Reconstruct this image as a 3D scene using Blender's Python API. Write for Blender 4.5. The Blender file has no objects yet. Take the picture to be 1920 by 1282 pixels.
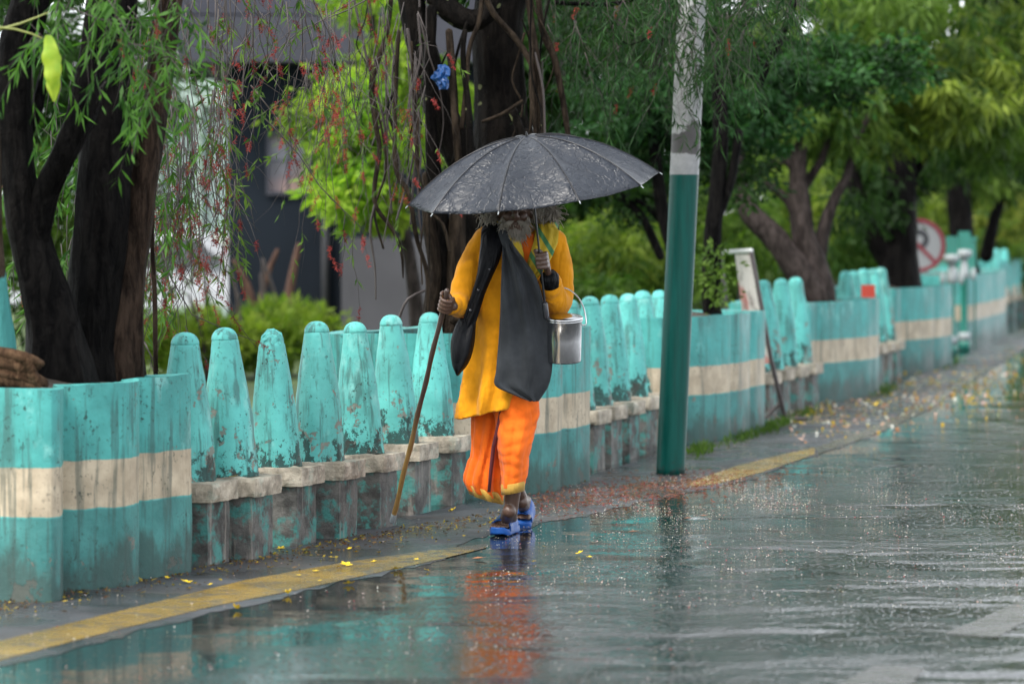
import bpy, math, random
import numpy as np
from mathutils import Vector, Matrix, noise as mnoise

# ------------------------------------------------------------------ camera, world, sun, exposure
S = bpy.context.scene
COL = S.collection
F = 6000.0      # focal length in pixels of the 1920 px wide photograph
HZ = 430.0      # horizon row
EYE = 1.5
cam_d = bpy.data.cameras.new("camera")
cam = bpy.data.objects.new("camera", cam_d)
COL.objects.link(cam)
cam.location = (0, 0, EYE)
cam.rotation_euler = (math.radians(90), 0, 0)
cam_d.sensor_width = 36.0
cam_d.lens = 36.0 * F / 1920.0
cam_d.shift_y = -(641.0 - HZ) / 1920.0
cam_d.clip_start = 0.5
cam_d.clip_end = 2000
cam_d.dof.use_dof = True
cam_d.dof.focus_distance = 15.7
cam_d.dof.aperture_fstop = 2.3
S.camera = cam

W = bpy.data.worlds.new("World")
S.world = W
W.use_nodes = True
nt = W.node_tree
bg = nt.nodes["Background"]
sky = nt.nodes.new("ShaderNodeTexSky")
sky.sky_type = 'NISHITA'
sky.sun_disc = False
SUN_EL, SUN_AZ = math.radians(52), math.radians(222)
sky.sun_elevation = SUN_EL
sky.sun_rotation = SUN_AZ
sky.dust_density = 6.0
sky.air_density = 1.0
sky.ozone_density = 1.0
hs = nt.nodes.new("ShaderNodeHueSaturation")
hs.inputs['Saturation'].default_value = 0.45
nt.links.new(sky.outputs[0], hs.inputs['Color'])
# overcast deck: grey cloud over most of the sky
wtc = nt.nodes.new("ShaderNodeTexCoord")
wno = nt.nodes.new("ShaderNodeTexNoise")
wno.inputs['Scale'].default_value = 2.2
wno.inputs['Detail'].default_value = 5
nt.links.new(wtc.outputs['Generated'], wno.inputs['Vector'])
wra = nt.nodes.new("ShaderNodeMapRange")
wra.inputs[1].default_value, wra.inputs[2].default_value, wra.inputs[3].default_value, wra.inputs[4].default_value = .3, .7, .7, 1.3
nt.links.new(wno.outputs['Fac'], wra.inputs[0])
wcl = nt.nodes.new("ShaderNodeMix")
wcl.data_type, wcl.blend_type = 'RGBA', 'MULTIPLY'
wcl.inputs[0].default_value = 1
wcl.inputs[6].default_value = (6.1, 6.4, 6.7, 1)
wse = nt.nodes.new("ShaderNodeSeparateXYZ")
nt.links.new(wtc.outputs['Generated'], wse.inputs[0])
wlo = nt.nodes.new("ShaderNodeMapRange")      # thinner, brighter cloud low down
wlo.inputs[1].default_value, wlo.inputs[2].default_value, wlo.inputs[3].default_value, wlo.inputs[4].default_value = .05, .45, 2.0, .95
nt.links.new(wse.outputs[2], wlo.inputs[0])
wmu = nt.nodes.new("ShaderNodeMath")
wmu.operation = 'MULTIPLY'
nt.links.new(wra.outputs[0], wmu.inputs[0])
nt.links.new(wlo.outputs[0], wmu.inputs[1])
nt.links.new(wmu.outputs[0], wcl.inputs[7])
wmx = nt.nodes.new("ShaderNodeMix")
wmx.data_type = 'RGBA'
wmx.inputs[0].default_value = .72
nt.links.new(hs.outputs[0], wmx.inputs[6])
nt.links.new(wcl.outputs[2], wmx.inputs[7])
nt.links.new(wmx.outputs[2], bg.inputs[0])
bg.inputs[1].default_value = 0.095

sun_d = bpy.data.lights.new("sun", 'SUN')
sun = bpy.data.objects.new("sun", sun_d)
COL.objects.link(sun)
sun_d.energy = 1.5
sun_d.angle = math.radians(18)
sun_d.color = (1.0, 0.95, 0.87)
sdir = Vector((math.sin(SUN_AZ) * math.cos(SUN_EL), math.cos(SUN_AZ) * math.cos(SUN_EL), math.sin(SUN_EL)))
sun.rotation_euler = sdir.to_track_quat('Z', 'Y').to_euler()

S.view_settings.view_transform = 'Standard'
S.view_settings.look = 'None'
S.view_settings.gamma = 1.0
S.view_settings.exposure = 1.78
S.render.engine = 'CYCLES'
S.cycles.use_denoising = True
S.cycles.max_bounces = 6
S.cycles.diffuse_bounces = 3
S.cycles.transparent_max_bounces = 6

random.seed(7)
RNG = np.random.default_rng(7)


# ------------------------------------------------------------------ coordinates
def P(px, py, D):
    return Vector(((px - 960) * D / F, D, EYE - (py - HZ) * D / F))


def G(px, py, z=0.0):
    D = F * (EYE - z) / (py - HZ)
    return Vector(((px - 960) * D / F, D, z))


def R(a):
    return math.radians(a)


# ------------------------------------------------------------------ mesh helpers
class MB:
    def __init__(self):
        self.v, self.f = [], []

    def add(self, v, f):
        o = len(self.v)
        self.v += [tuple(p) for p in v]
        self.f += [tuple(i + o for i in q) for q in f]
        return self

    def build(self, name, mat, parent=None, smooth=True, origin=None):
        off = Vector(origin) if origin is not None else (parent_base(parent) if parent else Vector((0, 0, 0)))
        me = bpy.data.meshes.new(name)
        me.from_pydata([(p[0] - off.x, p[1] - off.y, p[2] - off.z) for p in self.v], [], self.f)
        if smooth:
            me.polygons.foreach_set('use_smooth', [True] * len(me.polygons))
        me.update()
        if mat:
            me.materials.append(mat)
        o = bpy.data.objects.new(name, me)
        COL.objects.link(o)
        if parent:
            o.parent = parent
        elif origin is not None:
            o.location = off
        return o


def parent_base(o):
    b = Vector((0, 0, 0))
    while o:
        b += o.location
        o = o.parent
    return b


def tag(o, label=None, cat=None, group=None, kind=None):
    if label:
        o['label'] = label
    if cat:
        o['category'] = cat
    if group:
        o['group'] = group
    if kind:
        o['kind'] = kind
    return o


def thing(name, label, cat, loc=(0, 0, 0), group=None):
    o = bpy.data.objects.new(name, None)
    COL.objects.link(o)
    o.location = loc
    return tag(o, label, cat, group)


def frame(t, hint):
    t = t.normalized()
    u = hint - t * hint.dot(t)
    if u.length < 1e-4:
        hint = Vector((1, 0, 0)) if abs(t.x) < .9 else Vector((0, 1, 0))
        u = hint - t * hint.dot(t)
    u.normalize()
    return u, t.cross(u)


def smooth_path(pts, rad, step):
    """Catmull-Rom through pts with radii, resampled about every step metres"""
    n = len(pts)
    op, orad = [], []
    for i in range(n - 1):
        p0, p1, p2, p3 = pts[max(i - 1, 0)], pts[i], pts[i + 1], pts[min(i + 2, n - 1)]
        k = max(1, int((p2 - p1).length / step))
        for j in range(k):
            t = j / k
            op.append(0.5 * ((2 * p1) + (p2 - p0) * t + (2 * p0 - 5 * p1 + 4 * p2 - p3) * t * t + (3 * p1 - p0 - 3 * p2 + p3) * t ** 3))
            orad.append(rad[i] * (1 - t) + rad[i + 1] * t)
    op.append(pts[-1].copy())
    orad.append(rad[-1])
    return op, orad


def tube(pts, rad, n=10, round_ends=True, disp=None):
    """circular tube; disp(i, ang, point) -> radius factor"""
    V, Fc = [], []
    hint = Vector((0.13, 1, 0.07))
    rings = []
    m = len(pts)
    if round_ends:
        d0 = (pts[0] - pts[1]).normalized()
        d1 = (pts[-1] - pts[-2]).normalized()
        seq = [(pts[0] + d0 * rad[0] * math.cos(a), rad[0] * max(.12, math.sin(a)), 0) for a in (R(12), R(45), R(70))]
        seq += [(pts[i], rad[i], i) for i in range(m)]
        seq += [(pts[-1] + d1 * rad[-1] * math.cos(a), rad[-1] * max(.12, math.sin(a)), m - 1) for a in (R(70), R(45), R(12))]
    else:
        seq = [(pts[i], rad[i], i) for i in range(m)]
    u = None
    for (p, r, i) in seq:
        t = pts[min(i + 1, m - 1)] - pts[max(i - 1, 0)]
        if t.length < 1e-7:
            t = Vector((0, 0, 1))
        u, w = frame(t, hint if u is None else u)
        o = len(V)
        for k in range(n):
            a = 2 * math.pi * k / n
            rr = r * (disp(i, a, p) if disp else 1)
            V.append(p + u * (math.cos(a) * rr) + w * (math.sin(a) * rr))
        rings.append(o)
    for a, b in zip(rings, rings[1:]):
        for k in range(n):
            Fc.append((a + k, a + (k + 1) % n, b + (k + 1) % n, b + k))
    Fc.append(tuple(rings[0] + k for k in range(n))[::-1])
    Fc.append(tuple(rings[-1] + k for k in range(n)))
    return V, Fc


def eloft(rows, n=32, fold=None):
    """rows: (centre, half vector a, half vector b); fold(ang, t) -> factor"""
    V, Fc = [], []
    m = len(rows)
    for i, (c, a, b) in enumerate(rows):
        for k in range(n):
            g = 2 * math.pi * k / n
            f = fold(g, i / (m - 1)) if fold else 1
            V.append(c + (a * math.cos(g) + b * math.sin(g)) * f)
    for i in range(m - 1):
        for k in range(n):
            Fc.append((i * n + k, i * n + (k + 1) % n, (i + 1) * n + (k + 1) % n, (i + 1) * n + k))
    Fc.append(tuple(range(n))[::-1])
    Fc.append(tuple((m - 1) * n + k for k in range(n)))
    return V, Fc


def interp_rows(rows, k):
    """rows of plain numbers, smoothly resampled k per span"""
    out = []
    n = len(rows)
    for i in range(n - 1):
        for j in range(k):
            t = j / k
            r0, r1, r2, r3 = rows[max(i - 1, 0)], rows[i], rows[i + 1], rows[min(i + 2, n - 1)]
            out.append(tuple(0.5 * (2 * b + (c - a) * t + (2 * a - 5 * b + 4 * c - d) * t * t + (3 * b - a - 3 * c + d) * t ** 3)
                             for a, b, c, d in zip(r0, r1, r2, r3)))
    out.append(tuple(rows[-1]))
    return out


def box(x0, x1, y0, y1, z0, z1):
    v = [(x, y, z) for z in (z0, z1) for y in (y0, y1) for x in (x0, x1)]
    f = [(0, 2, 3, 1), (4, 5, 7, 6), (0, 1, 5, 4), (2, 6, 7, 3), (0, 4, 6, 2), (1, 3, 7, 5)]
    return [Vector(p) for p in v], f


def lathe(prof, n=32, c=(0, 0, 0), wob=None):
    V, Fc = [], []
    c = Vector(c)
    for i, (r, z) in enumerate(prof):
        for k in range(n):
            a = 2 * math.pi * k / n
            rr = r * (wob(a, z) if wob else 1)
            V.append(c + Vector((math.cos(a) * rr, math.sin(a) * rr, z)))
    for i in range(len(prof) - 1):
        for k in range(n):
            Fc.append((i * n + k, i * n + (k + 1) % n, (i + 1) * n + (k + 1) % n, (i + 1) * n + k))
    Fc.append(tuple(range(n))[::-1])
    Fc.append(tuple((len(prof) - 1) * n + k for k in range(n)))
    return V, Fc


def panel(rows, cols=14, bulge=.03, thick=.02, fold=None):
    """closed cloth panel. rows: (py, left px, right px, D) ; front bulges to the camera"""
    V, Fc = [], []
    m = len(rows)
    for side in (0, 1):
        for i, (py, l, r, D) in enumerate(rows):
            for j in range(cols + 1):
                s = j / cols
                p = P(l + (r - l) * s, py, D)
                e = math.sin(math.pi * s) ** .5 * min(1, math.sin(math.pi * min(max(i / (m - 1), .04), .96)) ** .35)
                d = (thick * .5 * e + bulge * e * (1 - side)) + .003
                p.y += -d if side == 0 else d
                if fold:
                    p.y += fold(s, i / (m - 1))
                V.append(p)
    N = m * (cols + 1)
    for i in range(m - 1):
        for j in range(cols):
            a = i * (cols + 1) + j
            Fc.append((a, a + cols + 1, a + cols + 2, a + 1))
            Fc.append((N + a, N + a + 1, N + a + cols + 2, N + a + cols + 1))
    for i in range(m - 1):
        a = i * (cols + 1)
        Fc.append((a, N + a, N + a + cols + 1, a + cols + 1))
        a += cols
        Fc.append((a, a + cols + 1, N + a + cols + 1, N + a))
    for j in range(cols):
        Fc.append((j, j + 1, N + j + 1, N + j))
        a = (m - 1) * (cols + 1) + j
        Fc.append((a, N + a, N + a + 1, a + 1))
    return V, Fc


def add_remesh(o, vox, it=0, fac=.5):
    m = o.modifiers.new("remesh", 'REMESH')
    m.mode = 'VOXEL'
    m.voxel_size = vox
    m.use_smooth_shade = True
    if it:
        s = o.modifiers.new("smooth", 'SMOOTH')
        s.iterations = it
        s.factor = fac
    return o


def add_disp(o, size, strength, kind='CLOUDS'):
    t = bpy.data.textures.new("cloth_noise", kind)
    t.noise_scale = size
    d = o.modifiers.new("displace", 'DISPLACE')
    d.texture = t
    d.strength = strength
    d.mid_level = .5
    d.texture_coords = 'LOCAL'


# ------------------------------------------------------------------ material helpers
class NT:
    def __init__(self, name):
        self.m = bpy.data.materials.new(name)
        self.m.use_nodes = True
        self.t = self.m.node_tree
        self.b = self.t.nodes["Principled BSDF"]
        self.out = self.t.nodes["Material Output"]
        self.tc = self.t.nodes.new("ShaderNodeTexCoord")

    def n(self, typ, **kw):
        x = self.t.nodes.new(typ)
        for k, v in kw.items():
            setattr(x, k, v)
        return x

    def set(self, sock, val):
        if hasattr(val, 'is_output'):
            self.t.links.new(val, sock)
        else:
            if sock.type == 'RGBA' and len(val) == 3:
                val = (*val, 1)
            sock.default_value = val

    def obj(self, rnd=True):
        v = self.tc.outputs['Object']
        if not rnd:
            return v
        oi = self.n("ShaderNodeObjectInfo")
        mul = self.n("ShaderNodeVectorMath", operation='SCALE')
        mul.inputs[0].default_value = (37.1, 11.7, 23.3)
        self.t.links.new(oi.outputs['Random'], mul.inputs['Scale'])
        add = self.n("ShaderNodeVectorMath", operation='ADD')
        self.t.links.new(v, add.inputs[0])
        self.t.links.new(mul.outputs[0], add.inputs[1])
        return add.outputs[0]

    def pos(self):
        return self.n("ShaderNodeNewGeometry").outputs['Position']

    def scale(self, v, s):
        mp = self.n("ShaderNodeMapping")
        self.t.links.new(v, mp.inputs['Vector'])
        mp.inputs['Scale'].default_value = s
        return mp.outputs[0]

    def noise(self, v, sc, det=4, rough=.55, dist=0):
        x = self.n("ShaderNodeTexNoise")
        self.t.links.new(v, x.inputs['Vector'])
        x.inputs['Scale'].default_value = sc
        x.inputs['Detail'].default_value = det
        x.inputs['Roughness'].default_value = rough
        x.inputs['Distortion'].default_value = dist
        return x.outputs['Fac']

    def voro(self, v, sc, feat='F1', out='Distance'):
        x = self.n("ShaderNodeTexVoronoi", feature=feat)
        self.t.links.new(v, x.inputs['Vector'])
        x.inputs['Scale'].default_value = sc
        return x.outputs[out]

    def wave(self, v, sc, dist=2, det=2, dire='Z'):
        x = self.n("ShaderNodeTexWave", bands_direction=dire)
        self.t.links.new(v, x.inputs['Vector'])
        x.inputs['Scale'].default_value = sc
        x.inputs['Distortion'].default_value = dist
        x.inputs['Detail'].default_value = det
        return x.outputs['Fac']

    def rng(self, v, a, b, c=0., d=1., smooth=True):
        x = self.n("ShaderNodeMapRange")
        if smooth:
            x.interpolation_type = 'SMOOTHSTEP'
        self.set(x.inputs[0], v)
        for i, q in enumerate((a, b, c, d)):
            self.set(x.inputs[i + 1], q)
        return x.outputs[0]

    def math(self, op, a, b=0.):
        x = self.n("ShaderNodeMath", operation=op)
        self.set(x.inputs[0], a)
        self.set(x.inputs[1], b)
        return x.outputs[0]

    def mix(self, f, a, b, mode='MIX'):
        x = self.n("ShaderNodeMix", data_type='RGBA', blend_type=mode)
        self.set(x.inputs[0], f)
        self.set(x.inputs[6], a)
        self.set(x.inputs[7], b)
        return x.outputs[2]

    def sep(self, v):
        x = self.n("ShaderNodeSeparateXYZ")
        self.t.links.new(v, x.inputs[0])
        return x.outputs

    def bump(self, h, st=.5, dist=.01, prev=None):
        x = self.n("ShaderNodeBump")
        x.inputs['Strength'].default_value = st
        x.inputs['Distance'].default_value = dist
        self.set(x.inputs['Height'], h)
        if prev is not None:
            self.t.links.new(prev, x.inputs['Normal'])
        return x.outputs[0]

    def fin(self, col=None, rough=None, normal=None, metal=None, spec=None, coat=None):
        b = self.b
        if col is not None:
            self.set(b.inputs['Base Color'], col)
        if rough is not None:
            self.set(b.inputs['Roughness'], rough)
        if normal is not None:
            self.set(b.inputs['Normal'], normal)
        if metal is not None:
            self.set(b.inputs['Metallic'], metal)
        if spec is not None:
            self.set(b.inputs['Specular IOR Level'], spec)
        if coat is not None:
            self.set(b.inputs['Coat Weight'], coat)
            b.inputs['Coat Roughness'].default_value = .12
        return self.m


def mat_plain(name, col, rough=.6, var=.25, sc=12, bump=.2, bd=.003, metal=0., spec=.5):
    t = NT(name)
    v = t.obj()
    n = t.noise(v, sc, 5)
    dark = tuple(c * (1 - var) for c in col)
    lite = tuple(min(1, c * (1 + var)) for c in col)
    c = t.mix(n, dark, lite)
    return t.fin(c, rough, t.bump(t.noise(v, sc * 4, 4), bump, bd), metal, spec)


def mat_teal(name, band=None, top=(.098, .40, .375), worn=.5):
    t = NT(name)
    v = t.obj()
    raw = t.sep(t.obj(False))
    z = raw[2]
    n1 = t.noise(v, 3.5, 6, .6)
    c = t.mix(t.rng(n1, .3, .7), tuple(x * .72 for x in top), tuple(min(1, x * 1.12) for x in top))
    # bleached patches
    nb = t.noise(t.scale(v, (1, 1, .6)), 6, 6, .65)
    c = t.mix(t.math('MULTIPLY', t.rng(nb, .55, .72), .45), c, (.30, .58, .55))
    if band:
        wob = t.math('ADD', z, t.math('MULTIPLY', t.math('SUBTRACT', t.noise(v, 9, 4), .5), .02))
        m = t.math('MULTIPLY', t.rng(wob, band[0], band[0] + .006), t.rng(wob, band[1], band[1] + .006, 1., 0.))
        cream = t.mix(t.rng(t.noise(v, 7, 6, .6), .3, .7), (.30, .25, .18), (.46, .39, .29))
        # lower coat of paint is older and duller
        low = t.mix(t.rng(n1, .3, .7), (.035, .14, .135), (.065, .23, .22))
        c = t.mix(t.rng(wob, band[0] - .006, band[0], 1., 0.), c, low)
        c = t.mix(m, c, cream)
    # vertical rain streaks
    st = t.noise(t.scale(v, (16, 16, 1.1)), 1.4, 6, .65)
    c = t.mix(t.math('MULTIPLY', t.rng(st, .50, .64), .6), c, (.035, .06, .055))
    # mould specks
    sp = t.noise(v, 48, 5, .7)
    c = t.mix(t.math('MULTIPLY', t.rng(sp, .57, .63), t.rng(t.noise(v, 5, 4), .42, .62, .1, .85)), c, (.02, .035, .03))
    # chipped paint shows cement, more of it near the foot of each piece
    ch = t.noise(v, 8.5, 8, .68, .4)
    thr = t.rng(z, .35, .9, .03, -.05, False) if not band else t.rng(z, 0., .4, .03, -.05, False)
    ch = t.math('ADD', ch, t.math('MULTIPLY', thr, 1.2))
    chm = t.rng(ch, .635 - .1 * worn, .655 - .1 * worn)
    cem = t.mix(t.noise(v, 30, 5), (.09, .07, .055), (.24, .21, .18))
    c = t.mix(t.math('MULTIPLY', chm, .85), c, cem)
    if not band:
        # black mould creeping up from the foot of the cone in ragged patches
        mo = t.math('ADD', t.noise(t.scale(v, (1, 1, .8)), 13, 8, .75), t.rng(z, .36, .72, .13, -.12, False))
        c = t.mix(t.math('MULTIPLY', t.rng(mo, .57, .61), .85), c, (.014, .022, .020))
    if band:
        # mud splashed up from the road: ragged blots
        sd = t.math('ADD', t.noise(t.scale(v, (3, 3, 1.2)), 2.2, 7, .7), t.rng(z, 0., .34, .25, -.22, False))
        c = t.mix(t.math('MULTIPLY', t.rng(sd, .42, .66), .75), c, (.035, .05, .045))
    nb2 = t.noise(v, 40, 6, .6)
    h = t.math('SUBTRACT', t.math('MULTIPLY', nb2, .5), t.math('MULTIPLY', chm, .6))
    nrm = t.bump(t.noise(v, 7, 4), .35, .02, t.bump(h, .55, .006))
    return t.fin(c, t.rng(n1, .3, .7, .45, .65), nrm, spec=.2)


def mat_cement(name, a=(.05, .045, .04), b=(.20, .18, .155), teal=.5):
    t = NT(name)
    v = t.obj()
    n = t.noise(v, 7, 7, .65)
    c = t.mix(t.rng(n, .3, .72), a, b)
    tm = t.rng(t.noise(v, 9, 6, .7), .56 - .1 * teal, .62)
    c = t.mix(t.math('MULTIPLY', tm, teal), c, (.05, .23, .21))
    sp = t.noise(v, 80, 4, .7)
    c = t.mix(t.math('MULTIPLY', t.rng(sp, .56, .7), .5), c, (.03, .028, .025))
    st = t.noise(t.scale(v, (20, 20, 1.5)), 1.2, 5, .6)
    c = t.mix(t.math('MULTIPLY', t.rng(st, .58, .66), .45), c, (.28, .25, .22))
    return t.fin(c, .6, t.bump(t.noise(v, 60, 6, .7), .8, .008, t.bump(n, .5, .02)), spec=.18)


def mat_bark(name, a, b, lichen=0, paint=None, wet=.58):
    t = NT(name)
    v = t.obj(False)
    s = t.noise(t.scale(v, (1, 1, .22)), 26, 7, .7, .5)
    n = t.noise(v, 5, 6, .6)
    c = t.mix(t.rng(s, .35, .68), a, b)
    c = t.mix(t.math('MULTIPLY', t.rng(n, .5, .7), .5), c, tuple(x * .45 for x in a))
    if lichen:
        d = t.voro(v, 9)
        r = t.rng(t.noise(v, 2.4, 3), .45, .65, 0., .36)
        m = t.math('LESS_THAN', t.math('ADD', d, t.math('MULTIPLY', t.noise(v, 60, 3), .12)), r)
        c = t.mix(t.math('MULTIPLY', m, lichen), c, (.19, .21, .10))
    if paint:
        z = t.sep(v)[2]
        c = t.mix(t.rng(t.math('ADD', z, t.math('MULTIPLY', t.noise(v, 14, 4), .12)), paint, paint + .02, 1., 0.), c, (.06, .24, .23))
    return t.fin(c, wet, t.bump(s, 1., .035, t.bump(n, .5, .05)), spec=.035)


def mat_leaf(name, rough=.5, trans=.36):
    t = NT(name)
    at = t.n("ShaderNodeAttribute", attribute_name="tint")
    t.set(t.b.inputs['Base Color'], at.outputs['Color'])
    t.b.inputs['Roughness'].default_value = rough
    t.b.inputs['Specular IOR Level'].default_value = .10
    tr = t.n("ShaderNodeBsdfTranslucent")
    t.set(tr.inputs['Color'], t.mix(.5, at.outputs['Color'], (.5, .75, .1), 'MULTIPLY'))
    sat = t.mix(1., at.outputs['Color'], (1.3, 1.6, .55), 'MULTIPLY')
    t.set(tr.inputs['Color'], sat)
    mx = t.n("ShaderNodeMixShader")
    mx.inputs[0].default_value = trans
    t.t.links.new(t.b.outputs[0], mx.inputs[1])
    t.t.links.new(tr.outputs[0], mx.inputs[2])
    t.t.links.new(mx.outputs[0], t.out.inputs['Surface'])
    return t.m


def mat_cloth(name, col, var=.25, weave=900, fold=9, fb=.5, rough=.8, wet=.3, dirt=None):
    t = NT(name)
    v = t.obj(False)
    n = t.noise(v, 7, 5)
    c = t.mix(t.rng(n, .3, .7), tuple(x * (1 - var) for x in col), tuple(min(1, x * (1 + var * .6)) for x in col))
    if dirt:
        c = t.mix(t.math('MULTIPLY', t.rng(t.noise(v, 5.5, 5), .55, .75), .6), c, dirt)
    wr = t.noise(t.scale(v, (1, 1, .28)), fold, 3, .45, .8)
    ridg = t.math('ABSOLUTE', t.math('SUBTRACT', wr, .5))
    fine = t.noise(v, weave / 6, 2)
    nrm = t.bump(fine, .25, .002, t.bump(ridg, fb, .06))
    m = t.fin(c, rough, nrm, spec=.1)
    t.b.inputs['Sheen Weight'].default_value = wet * .3
    return m


M = {}
M['teal_post'] = mat_teal('teal_paint_posts')
M['teal_planter'] = mat_teal('teal_paint_planters', band=(.335, .535), top=(.062, .295, .28), worn=.35)
M['cement'] = mat_cement('rain_dark_cement', (.035, .034, .033), (.15, .145, .135), .8)
M['ledge'] = mat_cement('pale_broken_cement', (.16, .14, .11), (.52, .46, .37), .18)
M['soil'] = mat_plain('wet_soil', (.035, .026, .018), .6, .5, 25, .9, .02)
M['bark_black'] = mat_bark('black_wet_bark', (.0008, .0008, .0010), (.0085, .0077, .0073))
M['bark_brown'] = mat_bark('brown_wet_bark', (.009, .006, .0045), (.048, .032, .023), .1)
M['bark_banyan'] = mat_bark('banyan_bark', (.0022, .002, .002), (.0115, .0095, .008), .6)
M['bark_root'] = mat_bark('aerial_root_bark', (.010, .0075, .006), (.042, .031, .022))
M['bark_far'] = mat_bark('grey_brown_bark', (.016, .013, .012), (.06, .048, .045))
M['bark_painted'] = mat_bark('bark_painted_teal', (.02, .014, .010), (.06, .043, .03), 0, .55)
M['twig'] = mat_plain('twig_bark', (.022, .014, .012), .5, .3, 40)
M['leaf'] = mat_leaf('leaf')
M['leaf_far'] = mat_leaf('leaf_soft', .5, .5)
M['petal'] = mat_leaf('petal', .5, .3)
M['grass'] = mat_leaf('grass_blade', .5, .4)


# ------------------------------------------------------------------ foliage
def leaf_mesh(name, C_, D_, L_, W_, T_, mat, parent=None, curl=.0):
    """numpy arrays: base points, unit directions, lengths, widths, tints -> one mesh of diamond leaves"""
    N = len(C_)
    rnd = RNG.normal(size=(N, 3))
    side = np.cross(D_, rnd)
    side /= np.linalg.norm(side, axis=1)[:, None] + 1e-9
    nor = np.cross(side, D_)
    L = L_[:, None]
    Wd = W_[:, None]
    mid = C_ + D_ * L * .42 + nor * L * curl
    v = np.empty((N, 4, 3))
    v[:, 0] = C_
    v[:, 1] = mid + side * Wd * .5
    v[:, 2] = C_ + D_ * L
    v[:, 3] = mid - side * Wd * .5
    v = v.reshape(-1, 3)
    if parent:
        v = v - np.array(parent_base(parent))
    me = bpy.data.meshes.new(name)
    me.vertices.add(4 * N)
    me.vertices.foreach_set('co', v.astype(np.float32).ravel())
    me.loops.add(4 * N)
    me.loops.foreach_set('vertex_index', np.arange(4 * N, dtype=np.int32))
    me.polygons.add(N)
    me.polygons.foreach_set('loop_start', np.arange(0, 4 * N, 4, dtype=np.int32))
    me.polygons.foreach_set('loop_total', np.full(N, 4, dtype=np.int32))
    me.update(calc_edges=True)
    at = me.attributes.new('tint', 'FLOAT_COLOR', 'POINT')
    c = np.ones((N, 4, 4), dtype=np.float32)
    c[:, :, :3] = T_[:, None, :]
    at.data.foreach_set('color', c.ravel())
    me.materials.append(mat)
    o = bpy.data.objects.new(name, me)
    COL.objects.link(o)
    if parent:
        o.parent = parent
    return o


def norm(a):
    return a / (np.linalg.norm(a, axis=1)[:, None] + 1e-9)


DK, MD, BR, YG = (.006, .017, .006), (.027, .062, .015), (.085, .142, .025), (.165, .215, .034)


def crown(name, parent, clumps, mat=None, down=.6):
    """clumps: (px, py, D, rpx, rpy, rD, subclumps, leaves per subclump, leaf length, width, tint a, tint b)"""
    Cs, Ds, Ls, Ws, Ts = [], [], [], [], []
    for (px, py, D, rx, ry, rd, ns, nl, ll, lw, ta, tb) in clumps:
        sc = D / F
        u = norm(RNG.normal(size=(ns, 3))) * (RNG.random(ns)[:, None] ** (1 / 2.4))
        cen = np.array(P(px, py, D)) + u * np.array([rx * sc, rd, ry * sc])
        sr = (.09 + .13 * RNG.random(ns)) * max(.6, min(2.4, (rx + ry) * sc * .55))
        tone = RNG.random(ns)
        k = np.repeat(np.arange(ns), nl)
        off = RNG.normal(size=(ns * nl, 3)) * (sr[k] * .6)[:, None] * np.array([1.1, 1.1, .75])
        c = cen[k] + off
        d = norm(norm(off) * .8 + RNG.normal(size=off.shape) * .45 + np.array([0, 0, -down]))
        L = ll * (.6 + .7 * RNG.random(len(k)))
        tw = np.clip(tone[k] + RNG.normal(size=len(k)) * .18, 0, 1)[:, None]
        T = np.array(ta) * (1 - tw) + np.array(tb) * tw
        Cs.append(c); Ds.append(d); Ls.append(L); Ws.append(lw * (.7 + .6 * RNG.random(len(k)))); Ts.append(T)
    return leaf_mesh(name, np.concatenate(Cs), np.concatenate(Ds), np.concatenate(Ls), np.concatenate(Ws), np.concatenate(Ts), mat or M['leaf'], parent)


def trunk_into(mb, path, step=.05, n=14, rough=.12, flute=0., seed=0):
    """path of (px, py, D, width px)"""
    pts = [P(a, b, d) for a, b, d, w in path]
    rad = [w * .5 * d / F for a, b, d, w in path]
    pts, rad = smooth_path(pts, rad, step)

    def disp(i, a, p):
        q = Vector((p.x * 5 + math.cos(a) * 1.3 + seed, p.y * 5 + math.sin(a) * 1.3, p.z * 2.2))
        f = 1 + rough * mnoise.noise(q) * 1.6 + rough * .6 * mnoise.noise(q * 3.1)
        if flute:
            f += flute * math.sin(a * 5 + p.z * .8 + seed)
        return f
    mb.add(*tube(pts, rad, n, True, disp))
    return mb


def strand_pts(p0, p1, sag, k=6, jit=.02):
    out = []
    for i in range(k + 1):
        t = i / k
        p = p0.lerp(p1, t) + Vector((random.gauss(0, jit), random.gauss(0, jit), -sag * 4 * t * (1 - t) + random.gauss(0, jit * .6)))
        out.append(p)
    return out


# ------------------------------------------------------------------ setting: ground, road, shoulder, lines
def wet_noise_bump(t, pos):
    return t.noise(pos, 140, 4, .7)


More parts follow.
